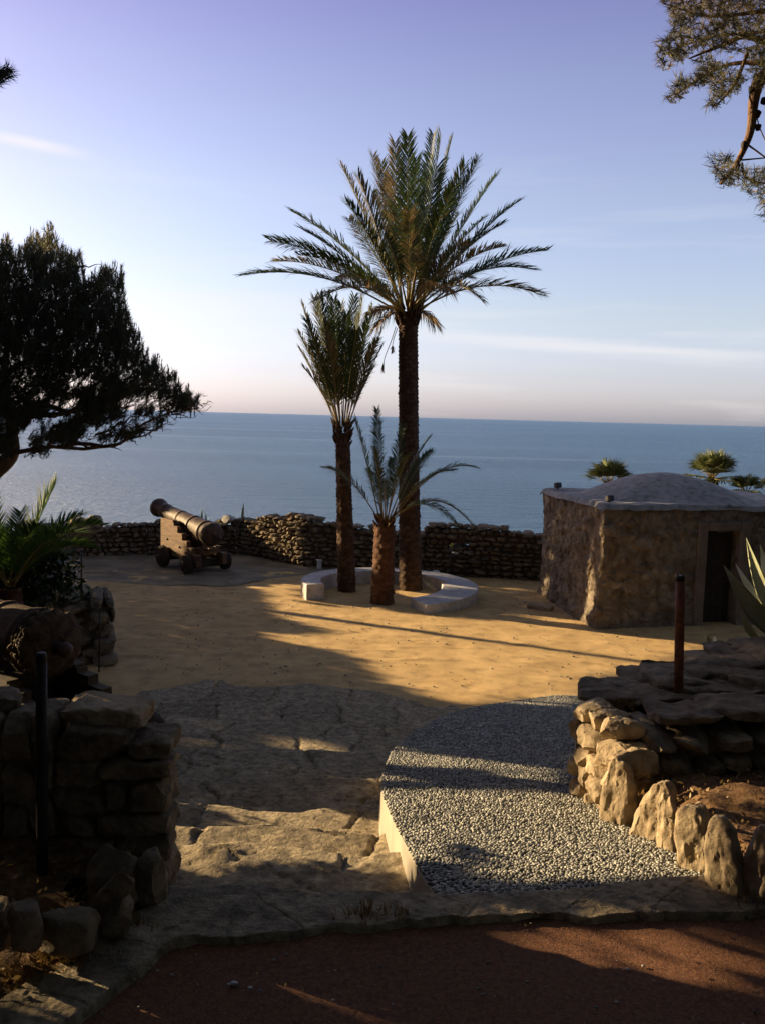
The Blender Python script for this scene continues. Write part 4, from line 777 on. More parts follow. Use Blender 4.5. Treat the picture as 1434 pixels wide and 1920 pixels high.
tallp, hubw = palm((tb[0], tb[1], -1.92), tb[1]-.1, hubT, .215, .20, tall_tips, 'tallest of the three palms, thick dark trunk and wide spreading crown', M['ptrunk'], 3,
    dict(sh=.5, sw=1.45, sn=46, sl=.26, ref=3.4, ho=.8, neck=.12, f=dict(nleaf=105, L=.54, wd=.025, bare=.20, fwd=1.0, vee=.25, droop=.10, rr=.024)), mid=[atY(766, 850, tb[1]-.05)])
# dried flower stalks hanging below the crown
Yt = tb[1]-.1
for k, (pts, rr) in enumerate([([(742, 612), (733, 640), (722, 668), (718, 688)], .02), ([(745, 615), (738, 635), (735, 652)], .02)]):
    a = MB(); P_ = smoothline([atY(x, y, Yt-.25) for x, y in pts], 12); tube(a, P_, np.linspace(.010, .007, 12), 6, .7)
    r = np.random.default_rng(k)
    for i in range(30):
        d = np.array([r.normal(0, .3), r.normal(0, .3), -1]); d /= np.linalg.norm(d); p = P_[-3]+(P_[-1]-P_[-3])*r.random(); tube(a, [p, p+d*.16*r.uniform(.5, 1)], [.008, .004], 4, r.random())
    part('dry_flower_stalk', a, M['deadleaf'], tallp)
# loose fibres under the crown (dead brown strips)
mb_ = gz(651, 1108)
med_tips = [(566, 570, .3, .12, 'm'), (560, 625, .3, .16, 'm'), (562, 655, .0, .2, 'm'), (590, 560, .6, .1, 'm'), (600, 553, -.3, .06, 'g'), (613, 552, .6, .05, 'g'), (626, 562, -.5, .05, 'g'), (575, 600, -.7, .12, ''), (680, 560, .5, .06, 'g'), (665, 556, .9, .05, 'g'), (698, 575, .2, .08, 'g'), (690, 600, -.6, .1, ''), (715, 622, .2, .16, 'm'), (716, 650, .5, .18, 'm'), (705, 640, -.7, .16, 'm'), (570, 690, -.2, .2, 'm'), (585, 640, .9, .14, ''), (650, 590, -.8, .08, ''), (640, 570, 1.0, .06, 'g'), (612, 610, -.9, .1, 'm'), (700, 690, .3, .2, 'm'), (668, 620, -.9, .1, 'g'), (590, 680, .8, .2, 'm')]
palm((mb_[0], mb_[1], -1.92), mb_[1]-.05, (643, 790), .165, .15, med_tips, 'medium height slender palm left of the tallest one, upright narrow crown', M['ptrunk'], 5,
    dict(sh=.55, sw=1.45, sn=36, sl=.2, ref=2.6, ho=.7, neck=.25, f=dict(nleaf=80, L=.44, wd=.022, bare=.22, fwd=1.35, vee=.25, droop=.16, rr=.015), nsc=7), mid=[atY(646, 950, mb_[1])])
yb = gz(716, 1130)
y_tips = [(606, 877, .3, .55, 'm'), (664, 784, .2, .22, 'g'), (707, 768, .1, .10, 'g'), (755, 800, .5, .10, 'g'), (806, 820, .3, .35, 'g'), (810, 845, .8, .45, 'g'), (893, 877, .3, .85, 'g'), (850, 882, -.7, .55, 'g'), (888, 988, .0, 1.05, 'g'), (852, 980, -.6, .75, 'g'), (700, 840, -1., .3, 'g'), (770, 850, -1., .45, 'g'), (735, 860, .9, .4, 'g'), (690, 880, .9, .35, ''), (720, 900, -1.1, .35, '')]
palm((yb[0], yb[1], -1.92), yb[1]-.03, (722, 972), .20, .165, y_tips, 'shortest palm with reddish trunk and arching fronds at the front of the ring bench', M['ytrunk'], 8,
    dict(sh=.45, sw=1.0, sn=30, sl=.22, ref=2.0, ho=.5, neck=.15, amp=.03, ring=.11, nsc=6, f=dict(nleaf=60, L=.32, wd=.02, bare=.24, fwd=1.15, vee=.3, droop=.25, rr=.016)))
# low palm plant at the left edge
gp = thing('palm_plant', 'low bright green palm plant at the left edge behind the near cannon', 'palm plant', (-4.35, 9.3, -1.6))
hubg = atY(20, 1100, 9.3)
for i, (x, y, dy, arch) in enumerate([(103, 912, .1, .12), (193, 985, -.2, .42), (150, 1000, -.7, .35), (-40, 905, .2, .1), (-110, 960, 0, .3), (40, 960, .9, .15), (150, 968, .6, .3), (110, 1010, -1., .25), (-150, 900, .9, .2), (70, 985, -.6, .2), (172, 1028, .1, .35), (-60, 930, .9, .3), (125, 1040, .7, .3), (60, 1030, .9, .2)]):
    s_, l_ = frond(hubg+np.array([.04*math.cos(i), .04*math.sin(i), 0]), atY(x, y, 9.3+dy), arch, nleaf=56, L=.40 if i == 0 else .32, wd=.017, bare=.12, fwd=1.0, vee=.45, droop=.05, tone0=.55, rr=.012, seed=900+i); ff = part('frond', l_, M['greenleaf'], gp, False); part('stalk', s_, M['rachis'], ff)
a = MB(); trunk(a, [hubg+np.array([0, 0, -.9]), hubg], [.14, .11], seed=4); part('trunk', a, M['ytrunk'], gp)

# fan palms below the cliff, crowns showing above the hut
def fan_palm(px, py, Y, R_, label, seed, n=26):
    c = atY(px, py, Y); t = thing('fan_palm', label, 'fan palm', (c[0], c[1], -4.5), 'fan palms beyond the hut'); r = np.random.default_rng(seed); a = MB(); trunk(a, [(c[0], c[1], -4.5), c], [.2, .15], seed=seed, m_ring=.1); part('trunk', a, M['ptrunk'], t)
    for i in range(n):
        az = i*2.399; el = r.uniform(-.1, 1.35); d = np.array([cos(az)*cos(el), sin(az)*cos(el), sin(el)]); st = R_*.45; p = c+d*st; T, S, U = frame(d); lf = MB(); m = 15
        for k in range(m):
            q = (k/(m-1)-.5)*2.5; dd = T*cos(q)+S*sin(q); L_ = R_*.62*(1-.12*abs(q))*r.uniform(.85, 1.1); wv = np.cross(dd, U)*.022; e0 = p+dd*L_*.6; e1 = p+dd*L_+np.array([0, 0, -1])*L_*.18*r.uniform(.4, 1.5); lf.add([p-wv*.4, p+wv*.4, e0+wv, e0-wv, e1], [(0, 1, 2, 3), (3, 2, 4)], np.clip(r.normal(.55, .25), 0, 1))
        ff = part('fan_leaf', lf, M['fanleaf'], t, False); s_ = MB(); tube(s_, [c, p], [.012, .008], 5); part('stalk', s_, M['rachis'], ff)
fan_palm(1140, 908, 24.2, .85, 'fan palm crown peeking over the left part of the hut dome', 61)
fan_palm(1335, 898, 24.5, .95, 'largest fan palm crown above the right side of the hut dome', 62, 44)
fan_palm(1398, 930, 24.0, .7, 'smallest dark fan palm crown at the right shoulder of the dome', 63, 20)
fan_palm(1448, 915, 25.0, .5, 'fan palm crown at the right picture edge beyond the hut', 66, 18)
fan_palm(852, 1045, 23.3, .6, 'pale green fan palm seen through the loophole in the back wall', 64, 22)

# agaves
def agave_leaf(mb, b, tip, wd, side, sag=.1, curl=.25, nn=14, seed=0):
    b = np.array(b, float); tip = np.array(tip, float); side = np.array(side, float); side /= np.linalg.norm(side); d = tip-b; L_ = np.linalg.norm(d); U = np.cross(side, d/L_); q = np.linspace(0, 1, nn); c = b+np.outer(q, d)+np.outer(np.sin(pi*q)*sag*L_, U)
    w_ = wd*(np.interp(q, [0, .25, .55, .8, .93, 1], [.55, .75, 1, .62, .22, .02])); V = []
    for s in (-1, -.6, 0, .6, 1): V.append(c+side*(w_*s/2)[:, None]+U*((abs(s)**1.6)*w_*curl)[:, None]+U*0)
    for s in (.6, 0, -.6): V.append(c+side*(w_*s*.95/2)[:, None]-U*((1-abs(s))*w_*.10+.004)[:, None]+U*((abs(s)**1.6)*w_*curl)[:, None])
    V = np.stack(V, 0); mb.add(V.reshape(-1, 3), gridf(8, nn, True), .5)
def agave(base, leaves, label, name='agave_plant', mat_='agave', group=None):
    t = thing(name, label, 'agave', base, group)
    for i, (b, tip, wd, sag, curl) in enumerate(leaves):
        a = MB(); d = np.array(tip)-np.array(b); side = np.cross(d, np.array([-.75, -.75, .25])); agave_leaf(a, b, tip, wd, side, sag, curl, seed=i); part('leaf', a, M[mat_ if i % 3 else mat_], t)
    return t
ag = lambda x, y, Y: atY(x, y, Y)
Yg = 6.75; hb_ = ag(1490, 1215, Yg)
agave((hb_[0], hb_[1], hb_[2]-.1), [(hb_, ag(1356, 1060, Yg-.2), .16, .10, .25), (hb_, ag(1398, 1008, Yg+.1), .12, .12, .25), (hb_, ag(1424, 1020, Yg+.5), .11, .06, .25), (ag(1425, 1205, Yg), ag(1388, 1150, Yg-.1), .07, .05, .3), (hb_, ag(1378, 1057, Yg+.5), .08, .1, .2), (hb_, ag(1500, 960, Yg), .16, .05, .25), (hb_, ag(1560, 1000, Yg), .16, -.05, .25), (hb_, ag(1600, 1080, Yg), .16, -.1, .25), (hb_, ag(1460, 1000, Yg+.7), .13, .0, .25)], 'large grey green agave with broad pointed leaves at the right edge')
Ys = 7.0; bs = ag(1340, 1232, Ys)
agave(bs, [(bs, ag(1325, 1190, Ys-.1), .07, -.1, .4), (bs, ag(1352, 1205, Ys), .09, .12, .4), (bs+np.array([.02, 0, 0]), ag(1338, 1192, Ys+.2), .06, .0, .4), (bs, ag(1362, 1215, Ys), .07, .15, .4), (bs, ag(1318, 1212, Ys), .05, -.2, .4)], 'small pale agave shoot peeking over the right wall', mat_='agavepale')
Yp = 24.0
b1 = ag(462, 1000, Yp); agave(b1, [(b1, ag(458, 942, Yp), .13, .05, .3), (b1, ag(447, 972, Yp), .06, .1, .3)], 'single tall thin agave leaf rising above the back wall')
b2 = ag(384, 1000, Yp); agave(b2, [(b2, ag(380, 952, Yp), .10, .03, .3), (b2, ag(386, 960, Yp+.2), .09, -.1, .3), (b2, ag(374, 965, Yp), .08, .2, .3)], 'agave tips behind the far cannon breech')
a = MB(); rock(a, ag(430, 974, Yp-.1), (.20, .2, .13), n=2.4, sub=3, amp=.25, seed=71); solo('pale_rock', a, M['whiterock'], 'small whitish rock on top of the back wall right of the far cannon', 'rock')
a = MB(); rock(a, ag(416, 982, Yp), (.22, .2, .13), n=2.4, sub=3, amp=.4, seed=72); rock(a, ag(443, 982, Yp), (.16, .2, .13), n=2.4, sub=3, amp=.4, seed=73); solo('low_bush', a, M['darkstone'], 'dark low mound around the whitish rock on the back wall', 'mound')

# ================================================================== FOLIAGE
def tufts(mb, P, D, n=22, L=.12, wd=.011, spread=.55, tone=None, r=None, along=.10):
    """needle tufts: P centres, D axis directions"""
    m = len(P); D = D/np.linalg.norm(D, axis=1)[:, None]
    d = D[:, None]+r.normal(0, spread, (m, n, 3)); d /= np.linalg.norm(d, axis=2)[..., None]; b = P[:, None]+D[:, None]*r.uniform(-along, along, (m, n, 1)); tip = b+d*(L*r.uniform(.6, 1.15, (m, n, 1))); wv = np.cross(d, r.normal(0, 1, (m, n, 3))); wv /= np.linalg.norm(wv, axis=2)[..., None]; h = wd/2
    V = np.stack([b-wv*h, b+wv*h, tip], 2).reshape(-1, 3); tn = np.clip((tone[:, None]+r.normal(0, .10, (m, n))), 0, 1); mb.add(V, np.arange(len(V)).reshape(-1, 3), np.repeat(tn.ravel(), 3))
def leaves(mb, P, size, r, tone):
    m = len(P); d = r.normal(0, 1, (m, 3)); d /= np.linalg.norm(d, axis=1)[:, None]; w_ = np.cross(d, r.normal(0, 1, (m, 3))); w_ /= np.linalg.norm(w_, axis=1)[:, None]; s = size*r.uniform(.6, 1.3, (m, 1))
    V = np.stack([P-d*s, P+w_*s*.42, P+d*s, P-w_*s*.42], 1).reshape(-1, 3); mb.add(V, np.arange(len(V)).reshape(-1, 4), np.repeat(tone, 4))
def branchy(mb, a, b, r0, r1, seed, wob=.12, n=9):
    r = np.random.default_rng(seed); a = np.array(a, float); b = np.array(b, float); L_ = np.linalg.norm(b-a); q = np.linspace(0, 1, n)[:, None]; P = a+(b-a)*q+vfbm(q*2.3+np.array([[seed*1.7, 0, 0]]), seed, 2)*wob*L_*np.sin(pi*q); tube(mb, P, np.linspace(r0, r1, n), 8); return P
# --- left pine seen against the sea
YP = 13.5
crown = [(-260, 600), (-200, 460), (-80, 430), (0, 470), (12, 448), (25, 482), (45, 470), (62, 440), (80, 455), (97, 428), (110, 465), (128, 475), (152, 482), (160, 530), (180, 520), (205, 505), (228, 508), (234, 570), (246, 612), (262, 634), (270, 662), (300, 684), (330, 712), (340, 732), (374, 748), (362, 768), (335, 768), (300, 774), (305, 795), (270, 815), (190, 832), (140, 830), (110, 850), (40, 856), (-60, 850), (-260, 800)]
def left_pine():
    r = np.random.default_rng(77); t0 = thing('pine_tree', 'large dark pine leaning in from the left above the sea', 'pine tree', atY(-170, 1080, YP), 'pine trees'); a = MB()
    tr = smoothline([atY(x, y, YP+d) for x, y, d in [(-170, 1100, 0), (-90, 990, 0), (-20, 895, 0), (22, 852, 0), (22, 800, 0), (10, 700, .2), (20, 600, .2)]], 30); tube(a, tr, np.interp(np.arange(30), [0, 12, 17, 29], [.165, .135, .09, .035]), 12); part('trunk', a, M['bark'], t0)
    a = MB(); B0 = atY(24, 850, YP)
    for i, (s, e, r0) in enumerate([((24, 850), (300, 800), .038), ((20, 852), (-160, 820), .06), ((110, 838), (375, 765), .035), ((22, 780), (240, 690), .055), ((15, 760), (90, 730), .04), ((20, 800), (330, 730), .05), ((12, 700), (200, 560), .05), ((12, 680), (-150, 560), .06), ((15, 650), (90, 470), .05), ((20, 640), (150, 500), .04), ((40, 800), (120, 770), .03), ((100, 800), (250, 760), .03), ((180, 815), (280, 780), .02), ((230, 810), (340, 778), .018), ((60, 845), (200, 826), .03)]):
        dy = r.uniform(-1.2, 1.2); P = branchy(a, atY(*s, YP), atY(*e, YP+dy), r0, .008, 80+i)
        for k in range(6):
            j = r.integers(3, 9); branchy(a, P[j], P[j]+np.array([r.uniform(-.1, .3), r.uniform(-.5, .5), r.uniform(-.15, .22)]), .014, .003, 200+i*7+k, n=5)
    for i in range(70):   # fine bare twigs hanging under the canopy
        x = r.uniform(60, 385); yb_ = np.interp(x, [60, 110, 270, 312, 385], [850, 842, 812, 795, 762]); p = atY(x, yb_-r.uniform(2, 22), YP+r.uniform(-.8, .8)); branchy(a, p, p+np.array([r.uniform(-.05, .38), 0, r.uniform(-.12, .10)]), .007, .002, 900+i, .3, 6)
    part('branches', a, M['bark'], t0)
    cr_ = MB(); N_ = 13500; x = r.uniform(-260, 392, N_*3); y = r.uniform(400, 858, N_*3); k = pip(crown, x, y); k &= pip(crown, x+6*np.sign(x-60), y-8) | (r.random(len(x)) < .3)
    hole = fbm(np.stack([x/34, y/24, x*0], -1), 88, 3); low = np.clip((y-690)/110, 0, 1)*(x > 30); k &= ~((hole > .34-.34*low) & (r.random(len(x)) < (.45+.55*low))); edge_open = pip([(215, 752), (240, 768), (300, 770), (312, 745), (280, 740), (235, 745)], x, y) | pip([(160, 800), (205, 818), (250, 800), (215, 785)], x, y); k &= ~(edge_open & (r.random(len(x)) < .82))
    x = x[k][:N_]; y = y[k][:N_]; n = len(x); cx = np.clip(1-((x-20)/380)**2, .12, 1); dy = r.uniform(-1, 1, n)*1.9*np.sqrt(cx)*np.clip((y-395)/90, .25, 1); P = np.array([atY(a_, b_, YP+c_) for a_, b_, c_ in zip(x, y, dy)])
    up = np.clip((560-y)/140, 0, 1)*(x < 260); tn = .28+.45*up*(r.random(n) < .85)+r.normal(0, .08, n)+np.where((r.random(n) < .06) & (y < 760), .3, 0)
    D = np.stack([r.normal(.06, .3, n), r.normal(0, .3, n), np.full(n, .9)], 1); lowm = y > 700; D[lowm] += np.stack([r.uniform(0, .9, lowm.sum()), r.normal(0, .3, lowm.sum()), r.uniform(-.4, .1, lowm.sum())], 1)
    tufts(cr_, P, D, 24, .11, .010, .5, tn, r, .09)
    # upright candles along the upper rim
    Pc = []; 
    for i in range(len(crown)-1):
        (xa, ya), (xb, yb2) = crown[i], crown[i+1]
        if ya > 780 or xa < -100: continue
        for k in range(int(np.hypot(xb-xa, yb2-ya)/4.5)+1):
            q = r.random(); Pc.append(atY(xa+(xb-xa)*q, ya+(yb2-ya)*q+r.uniform(-4, 10), YP+r.uniform(-.5, .5)))
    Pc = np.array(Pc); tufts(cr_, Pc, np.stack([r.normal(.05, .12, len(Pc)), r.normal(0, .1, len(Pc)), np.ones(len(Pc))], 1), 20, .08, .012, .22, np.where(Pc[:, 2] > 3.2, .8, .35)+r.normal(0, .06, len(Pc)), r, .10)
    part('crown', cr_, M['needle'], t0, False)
left_pine()
# --- pine branches hanging in at the top right
YR = 7.5
def right_pine():
    r = np.random.default_rng(91); t0 = thing('pine_tree', 'warm lit pine branches with cones hanging into the top right corner', 'pine tree', (6.2, YR+.2, -1.5), 'pine trees'); a = MB(); tube(a, smoothline([(6.2, YR+.2, -1.5), (6.0, YR+.1, 3), (5.6, YR, 6.5), (5.0, YR, 9)], 16), np.linspace(.26, .14, 16), 12); part('trunk', a, M['bark'], t0); a = MB()
    q = lambda pts, r0, r1: tube(a, smoothline([atY(x, y, YR+d) for x, y, d in pts], 22), np.linspace(r0, r1, 22), 8)
    q([(1560, 60, 0), (1470, 120, 0), (1425, 148, 0), (1412, 190, 0), (1408, 235, 0), (1398, 270, 0), (1375, 315, 0), (1350, 345, 0)], .07, .012); q([(1600, 120, 0), (1434, 78, 0), (1395, 68, 0), (1340, 90, 0), (1290, 110, 0)], .035, .006); q([(1434, 118, 0), (1385, 118, .1), (1345, 128, .2), (1290, 160, .2), (1255, 190, .2)], .022, .004); q([(1400, 100, 0), (1380, 150, 0), (1350, 190, 0), (1335, 200, 0)], .016, .004)
    q([(1402, 272, 0), (1420, 285, 0), (1440, 300, 0)], .009, .006); q([(1390, 300, 0), (1434, 296, 0)], .008, .005); q([(1390, 305, 0), (1400, 335, 0), (1440, 345, 0)], .010, .006); q([(1412, 180, 0), (1422, 235, 0), (1440, 275, 0)], .006, .004); q([(1434, 20, 0), (1330, 30, 0), (1240, 5, 0)], .02, .004); q([(1434, 60, .4), (1330, 70, .4), (1245, 100, .4)], .016, .004)
    part('branches', a, M['bark'], t0)
    cp = [(1205, -15), (1235, -5), (1262, 30), (1258, 60), (1240, 80), (1228, 105), (1238, 125), (1250, 150), (1252, 190), (1268, 190), (1290, 160), (1330, 165), (1328, 205), (1352, 195), (1370, 170), (1420, 170), (1434, 150), (1640, 200), (1640, -160), (1205, -160)]
    lp = [(1332, 298), (1345, 288), (1372, 292), (1378, 320), (1400, 318), (1434, 315), (1560, 330), (1560, 430), (1434, 408), (1428, 385), (1395, 355), (1360, 350), (1342, 335)]
    c = MB()
    for poly_, n0, dens in ((cp, 3600, 1.), (lp, 420, 1.)):
        p = np.array(poly_); x = r.uniform(p[:, 0].min(), p[:, 0].max(), n0*3); y = r.uniform(p[:, 1].min(), p[:, 1].max(), n0*3); k = pip(poly_, x, y); h = fbm(np.stack([x/26, y/20, x*0], -1), 93, 3); k &= ~((h > .30+np.clip((110-y)/120, 0, 1)*.5) & (y < 260)); x = x[k][:n0]; y = y[k][:n0]; n = len(x)
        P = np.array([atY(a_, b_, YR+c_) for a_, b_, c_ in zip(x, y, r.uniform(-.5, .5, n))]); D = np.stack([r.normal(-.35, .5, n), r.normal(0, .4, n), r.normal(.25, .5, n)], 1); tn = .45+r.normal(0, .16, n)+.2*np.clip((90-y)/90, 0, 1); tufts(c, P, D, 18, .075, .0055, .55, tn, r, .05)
    part('crown', c, M['needlelit'], t0, False)
    for x, y in [(1421, 214), (1420, 238), (1394, 272), (1381, 312), (1431, 190), (1408, 168)]:
        a = MB(); rock(a, atY(x, y, YR-.02), (.026, .026, .034), n=2.2, sub=3, amp=.25, seed=int(x)); part('pine_cone', a, M['darkwood'], t0)
right_pine()
# --- tip of a pine bough at the upper left edge
def tip_pine():
    r = np.random.default_rng(95); t0 = thing('pine_tree', 'single dark pine bough tip poking in at the upper left edge', 'pine tree', (-5.5, 8.8, -1.5), 'pine trees'); a = MB(); tube(a, smoothline([(-5.5, 8.8, -1.5), (-5.6, 8.8, 2), (-5.5, 8.8, 7.5)], 10), np.linspace(.2, .08, 10), 10); part('trunk', a, M['bark'], t0); a = MB(); tube(a, smoothline([(-5.5, 8.8, 5.2), atY(-120, 175, 8.5), atY(-20, 152, 8.5), atY(14, 140, 8.5)], 14), np.linspace(.06, .006, 14), 8); part('branches', a, M['bark'], t0)
    c = MB(); n = 90; q = r.random(n); x = -110+q*128; y = np.interp(x, [-110, 18], [175, 140])+r.normal(0, 10, n); P = np.array([atY(a_, b_, 8.5+r.uniform(-.1, .1)) for a_, b_ in zip(x, y)]); tufts(c, P, np.stack([r.normal(.5, .4, n), r.normal(0, .3, n), r.normal(.4, .5, n)], 1), 22, .12, .009, .4, np.full(n, .3), r, .05)
    P = r.normal(0, 1, (900, 3))*np.array([.8, .8, 1.2])+np.array([-6.2, 8.9, 6.2]); P = P[(P[:, 0] < -.47*P[:, 1]) & (P[:, 2] > 5.3)]; P = np.resize(P, (900, 3)); tufts(c, P, r.normal(0, .6, (900, 3))+np.array([0, 0, .7]), 16, .14, .012, .5, np.full(900, .3), r, .08); part('crown', c, M['needle'], t0, False)
tip_pine()
# --- dark shrub behind the near cannon
def shrub(c, rad, n, label, seed, size=.05, name='shrub', m='shrub', cat='shrub', lo=-.6):
    r = np.random.default_rng(seed); c = np.array(c, float); t = thing(name, label, cat, c+np.array([0, 0, -rad[2]])); d = r.normal(0, 1, (n, 3)); d /= np.linalg.norm(d, axis=1)[:, None]; q = r.random(n)**.4; P = c+d*q[:, None]*np.array(rad)*(1+.25*fbm(d*2.2+seed, seed, 3))[:, None]; a = MB(); leaves(a, P, size, r, np.clip(r.normal(.45, .25, n), 0, 1)); part('foliage', a, M[m], t, False)
    a = MB()
    for k in range(7): branchy(a, c+np.array([0, 0, -rad[2]]), c+d[k]*np.array(rad)*.8, .03, .006, seed+k, n=6)
    part('stems', a, M['bark'], t)
cs = atY(25, 1075, 9.9); shrub(cs, (.75, .6, .55), 4200, 'dense dark glossy leaved bush under the green palm plant', 31)

# --- unseen trees to the left, crowns cut to shape the light on the court
lit = []   # (polygon in sun coordinates, openness)
def litpoly(px, surf, o=1., mg_=0.):
    pts = [surf(x, y) for x, y in px]; lit.append((np.array([uw(p) for p in pts]), o, max(-p[0]*sin(SUN_AZ)+p[1]*cos(SUN_AZ) for p in pts), mg_))
def openness(u, wv, s_, r, k, m=.0):
    for pl_, o, smax, m0 in lit:
        h = pip(pl_, u, wv)
        if m+m0:
            for a_, b_ in ((m+m0, 0), (-m-m0, 0), (0, m+m0), (0, -m-m0)): h |= pip(pl_, u+a_, wv+b_)
        k &= ~(h & (s_ > smax-.2) & (r.random(len(u)) < (1 if o >= 1 else 1-(1-o)*.35)))
    return k
S0 = lambda x, y: gz(x, y, -1.9)
Yf = lambda Y: (lambda x, y: atY(x, y, Y))
litpoly([(478, 1104), (520, 1119), (492, 1126), (522, 1136), (505, 1147), (530, 1157), (640, 1186), (495, 1190), (540, 1205), (620, 1213), (680, 1238), (735, 1276), (800, 1300), (865, 1330), (960, 1316), (1090, 1300), (1100, 1272), (1200, 1250), (1260, 1240), (1345, 1205), (1315, 1192), (1120, 1182), (1060, 1155), (1000, 1146), (965, 1164), (850, 1158), (700, 1142), (600, 1136), (562, 1128), (560, 1098), (520, 1098)], S0)
litpoly([(315, 1549), (420, 1547), (560, 1560), (640, 1574), (714, 1580), (770, 1642), (700, 1640), (560, 1630), (482, 1642), (420, 1652), (315, 1640)], on_stair)
litpoly([(535, 1412), (600, 1406), (680, 1420), (672, 1436), (600, 1428)], on_stair, .9)
litpoly([(712, 1478), (1060, 1484), (1140, 1530), (1310, 1645), (1180, 1658), (1060, 1662), (868, 1668), (888, 1632), (936, 1600), (872, 1588), (765, 1578), (730, 1530)], on_ramp)
litpoly([(728, 1404), (1055, 1443), (1058, 1482), (990, 1472), (900, 1446), (738, 1418)], on_ramp, .97)
litpoly([(950, 1316), (1092, 1302), (1055, 1326), (960, 1322)], on_ramp)
litpoly([(760, 1384), (830, 1392), (800, 1396), (750, 1392)], on_ramp, .7)
_bx = [(1057, 1490), (1133, 1533), (1158, 1548), (1215, 1575), (1258, 1600), (1310, 1640), (1370, 1692), (1440, 1712)]; _by = [on_ramp(*p)[1] if p[1] < 1660 else gz(*p, 0)[1] for p in _bx]
Ste = lambda x, y: atY(x, y, float(np.interp(x, [p[0] for p in _bx], _by)))
litpoly([(1040, 1300), (1100, 1310), (1150, 1372), (1165, 1420), (1205, 1425), (1260, 1480), (1350, 1510), (1362, 1560), (1400, 1690), (1300, 1660), (1130, 1560), (1040, 1510)], Ste); litpoly([(1405, 1555), (1470, 1560), (1470, 1720), (1425, 1640)], Ste)
litpoly([(1150, 1432), (1300, 1425), (1450, 1430), (1450, 1575), (1290, 1520), (1200, 1470)], lambda x, y: gz(x, y, -.07), .93)
litpoly([(1350, 980), (1480, 980), (1480, 1215), (1380, 1215), (1315, 1235), (1315, 1185), (1350, 1180)], Yf(6.8))
litpoly([(1262, 1090), (1282, 1090), (1280, 1240), (1262, 1240)], Yf(5.7), .9)
litpoly([(-250, 1070), (80, 1095), (130, 1135), (100, 1250), (-250, 1250)], Yf(8.1), 1., .1); litpoly([(-250, 1060), (60, 1095), (90, 1250), (-250, 1250)], Yf(8.6), 1., .1); litpoly([(-200, 1110), (80, 1125), (125, 1150), (100, 1250), (-200, 1240)], Yf(7.25)); litpoly([(-200, 1110), (80, 1125), (125, 1150), (100, 1250), (-200, 1240)], Yf(7.55)); litpoly([(-200, 1110), (80, 1125), (115, 1150), (90, 1250), (-200, 1240)], Yf(7.9)); litpoly([(-60, 1285), (90, 1285), (90, 1375), (-60, 1375)], Yf(7.3))
litpoly([(100, 1332), (275, 1345), (268, 1380), (170, 1362), (100, 1345)], Yf(3.7)); litpoly([(120, 1395), (200, 1385), (200, 1408), (120, 1410)], Yf(3.6), .8)
litpoly([(270, 920), (400, 920), (420, 960), (400, 1020), (402, 1070), (280, 1010)], Yf(21.3))
litpoly([(440, 960), (578, 955), (590, 1022), (560, 1010), (560, 1040), (562, 1068), (520, 1042), (490, 1012), (446, 992)], lambda x, y: atY(x, y, float(np.interp(x, [450, 570], [23.7, 21.9]))))
litpoly([(-60, 890), (205, 890), (205, 1010), (60, 1090), (-60, 1090)], Yf(9.3), .97)
litpoly([(1008, 1075), (1022, 1085), (1022, 1118), (1008, 1112)], Yf(19)); litpoly([(1044, 1090), (1060, 1100), (1062, 1145), (1044, 1138)], Yf(18)); litpoly([(1078, 1095), (1112, 1010), (1122, 1090), (1118, 1180), (1085, 1165)], Yf(16.6), .75); litpoly([(1110, 960), (1122, 960), (1122, 1080), (1110, 1080)], Yf(16.2), .8)
litpoly([(556, 1088), (606, 1098), (600, 1135), (556, 1130)], Yf(18)); litpoly([(640, 1062), (720, 1062), (718, 1078), (640, 1074)], Yf(20.3), .8); litpoly([(770, 1064), (850, 1075), (800, 1085), (770, 1078)], Yf(20), .85); litpoly([(836, 1102), (898, 1102), (898, 1110), (836, 1112)], Yf(18.6), .9); litpoly([(795, 1126), (870, 1122), (860, 1130), (795, 1134)], Yf(17.6), .9)
litpoly([(700, 975), (745, 975), (740, 1100), (700, 1100)], Yf(17.9), .35); litpoly([(632, 985), (648, 985), (648, 1015), (632, 1015)], Yf(19), .8)
litpoly([(-200, 380), (120, 390), (250, 470), (262, 560), (60, 560), (-200, 600)], Yf(13.5), 1.); litpoly([(-20, 780), (60, 780), (60, 860), (-20, 900)], Yf(13.5), .9); litpoly([(110, 955), (205, 955), (205, 1000), (110, 1000)], Yf(21.4), 1.)
litpoly([(555, 545), (720, 545), (715, 800), (600, 800), (555, 680)], Yf(19.), 1.); litpoly([(450, 240), (1035, 240), (1035, 600), (800, 640), (700, 640), (450, 560)], Yf(19.3), 1.)
litpoly([(1200, -200), (1640, -200), (1640, 430), (1300, 430), (1200, 200)], Yf(7.5), 1.)
litpoly([(1060, 860), (1434, 840), (1434, 935), (1060, 935)], Yf(24.3), 1.); litpoly([(820, 1010), (880, 1010), (880, 1055), (820, 1055)], Yf(23.3), 1.)
P0_ = lambda x, y: gz(x, y, 0.)
litpoly([(10, 1690), (75, 1690), (80, 1790), (20, 1800)], Yf(2.88), .95); litpoly([(0, 1780), (180, 1770), (120, 1830), (0, 1880)], P0_, .9); litpoly([(0, 1640), (160, 1650), (150, 1700), (0, 1680)], P0_, .9)
litpoly([(60, 1840), (230, 1760), (330, 1740), (420, 1735), (330, 1775), (200, 1870), (60, 1920)], P0_, .88); litpoly([(600, 1700), (720, 1690), (770, 1705), (620, 1725)], P0_, .9)
litpoly([(620, 1905), (560, 1850), (600, 1790), (640, 1778), (900, 1770), (1434, 1735), (1434, 1800), (1150, 1830), (900, 1862), (600, 1905)], P0_, .90, .05); litpoly([(0, 1900), (120, 1820), (260, 1800), (140, 1920)], P0_, .93, .05)
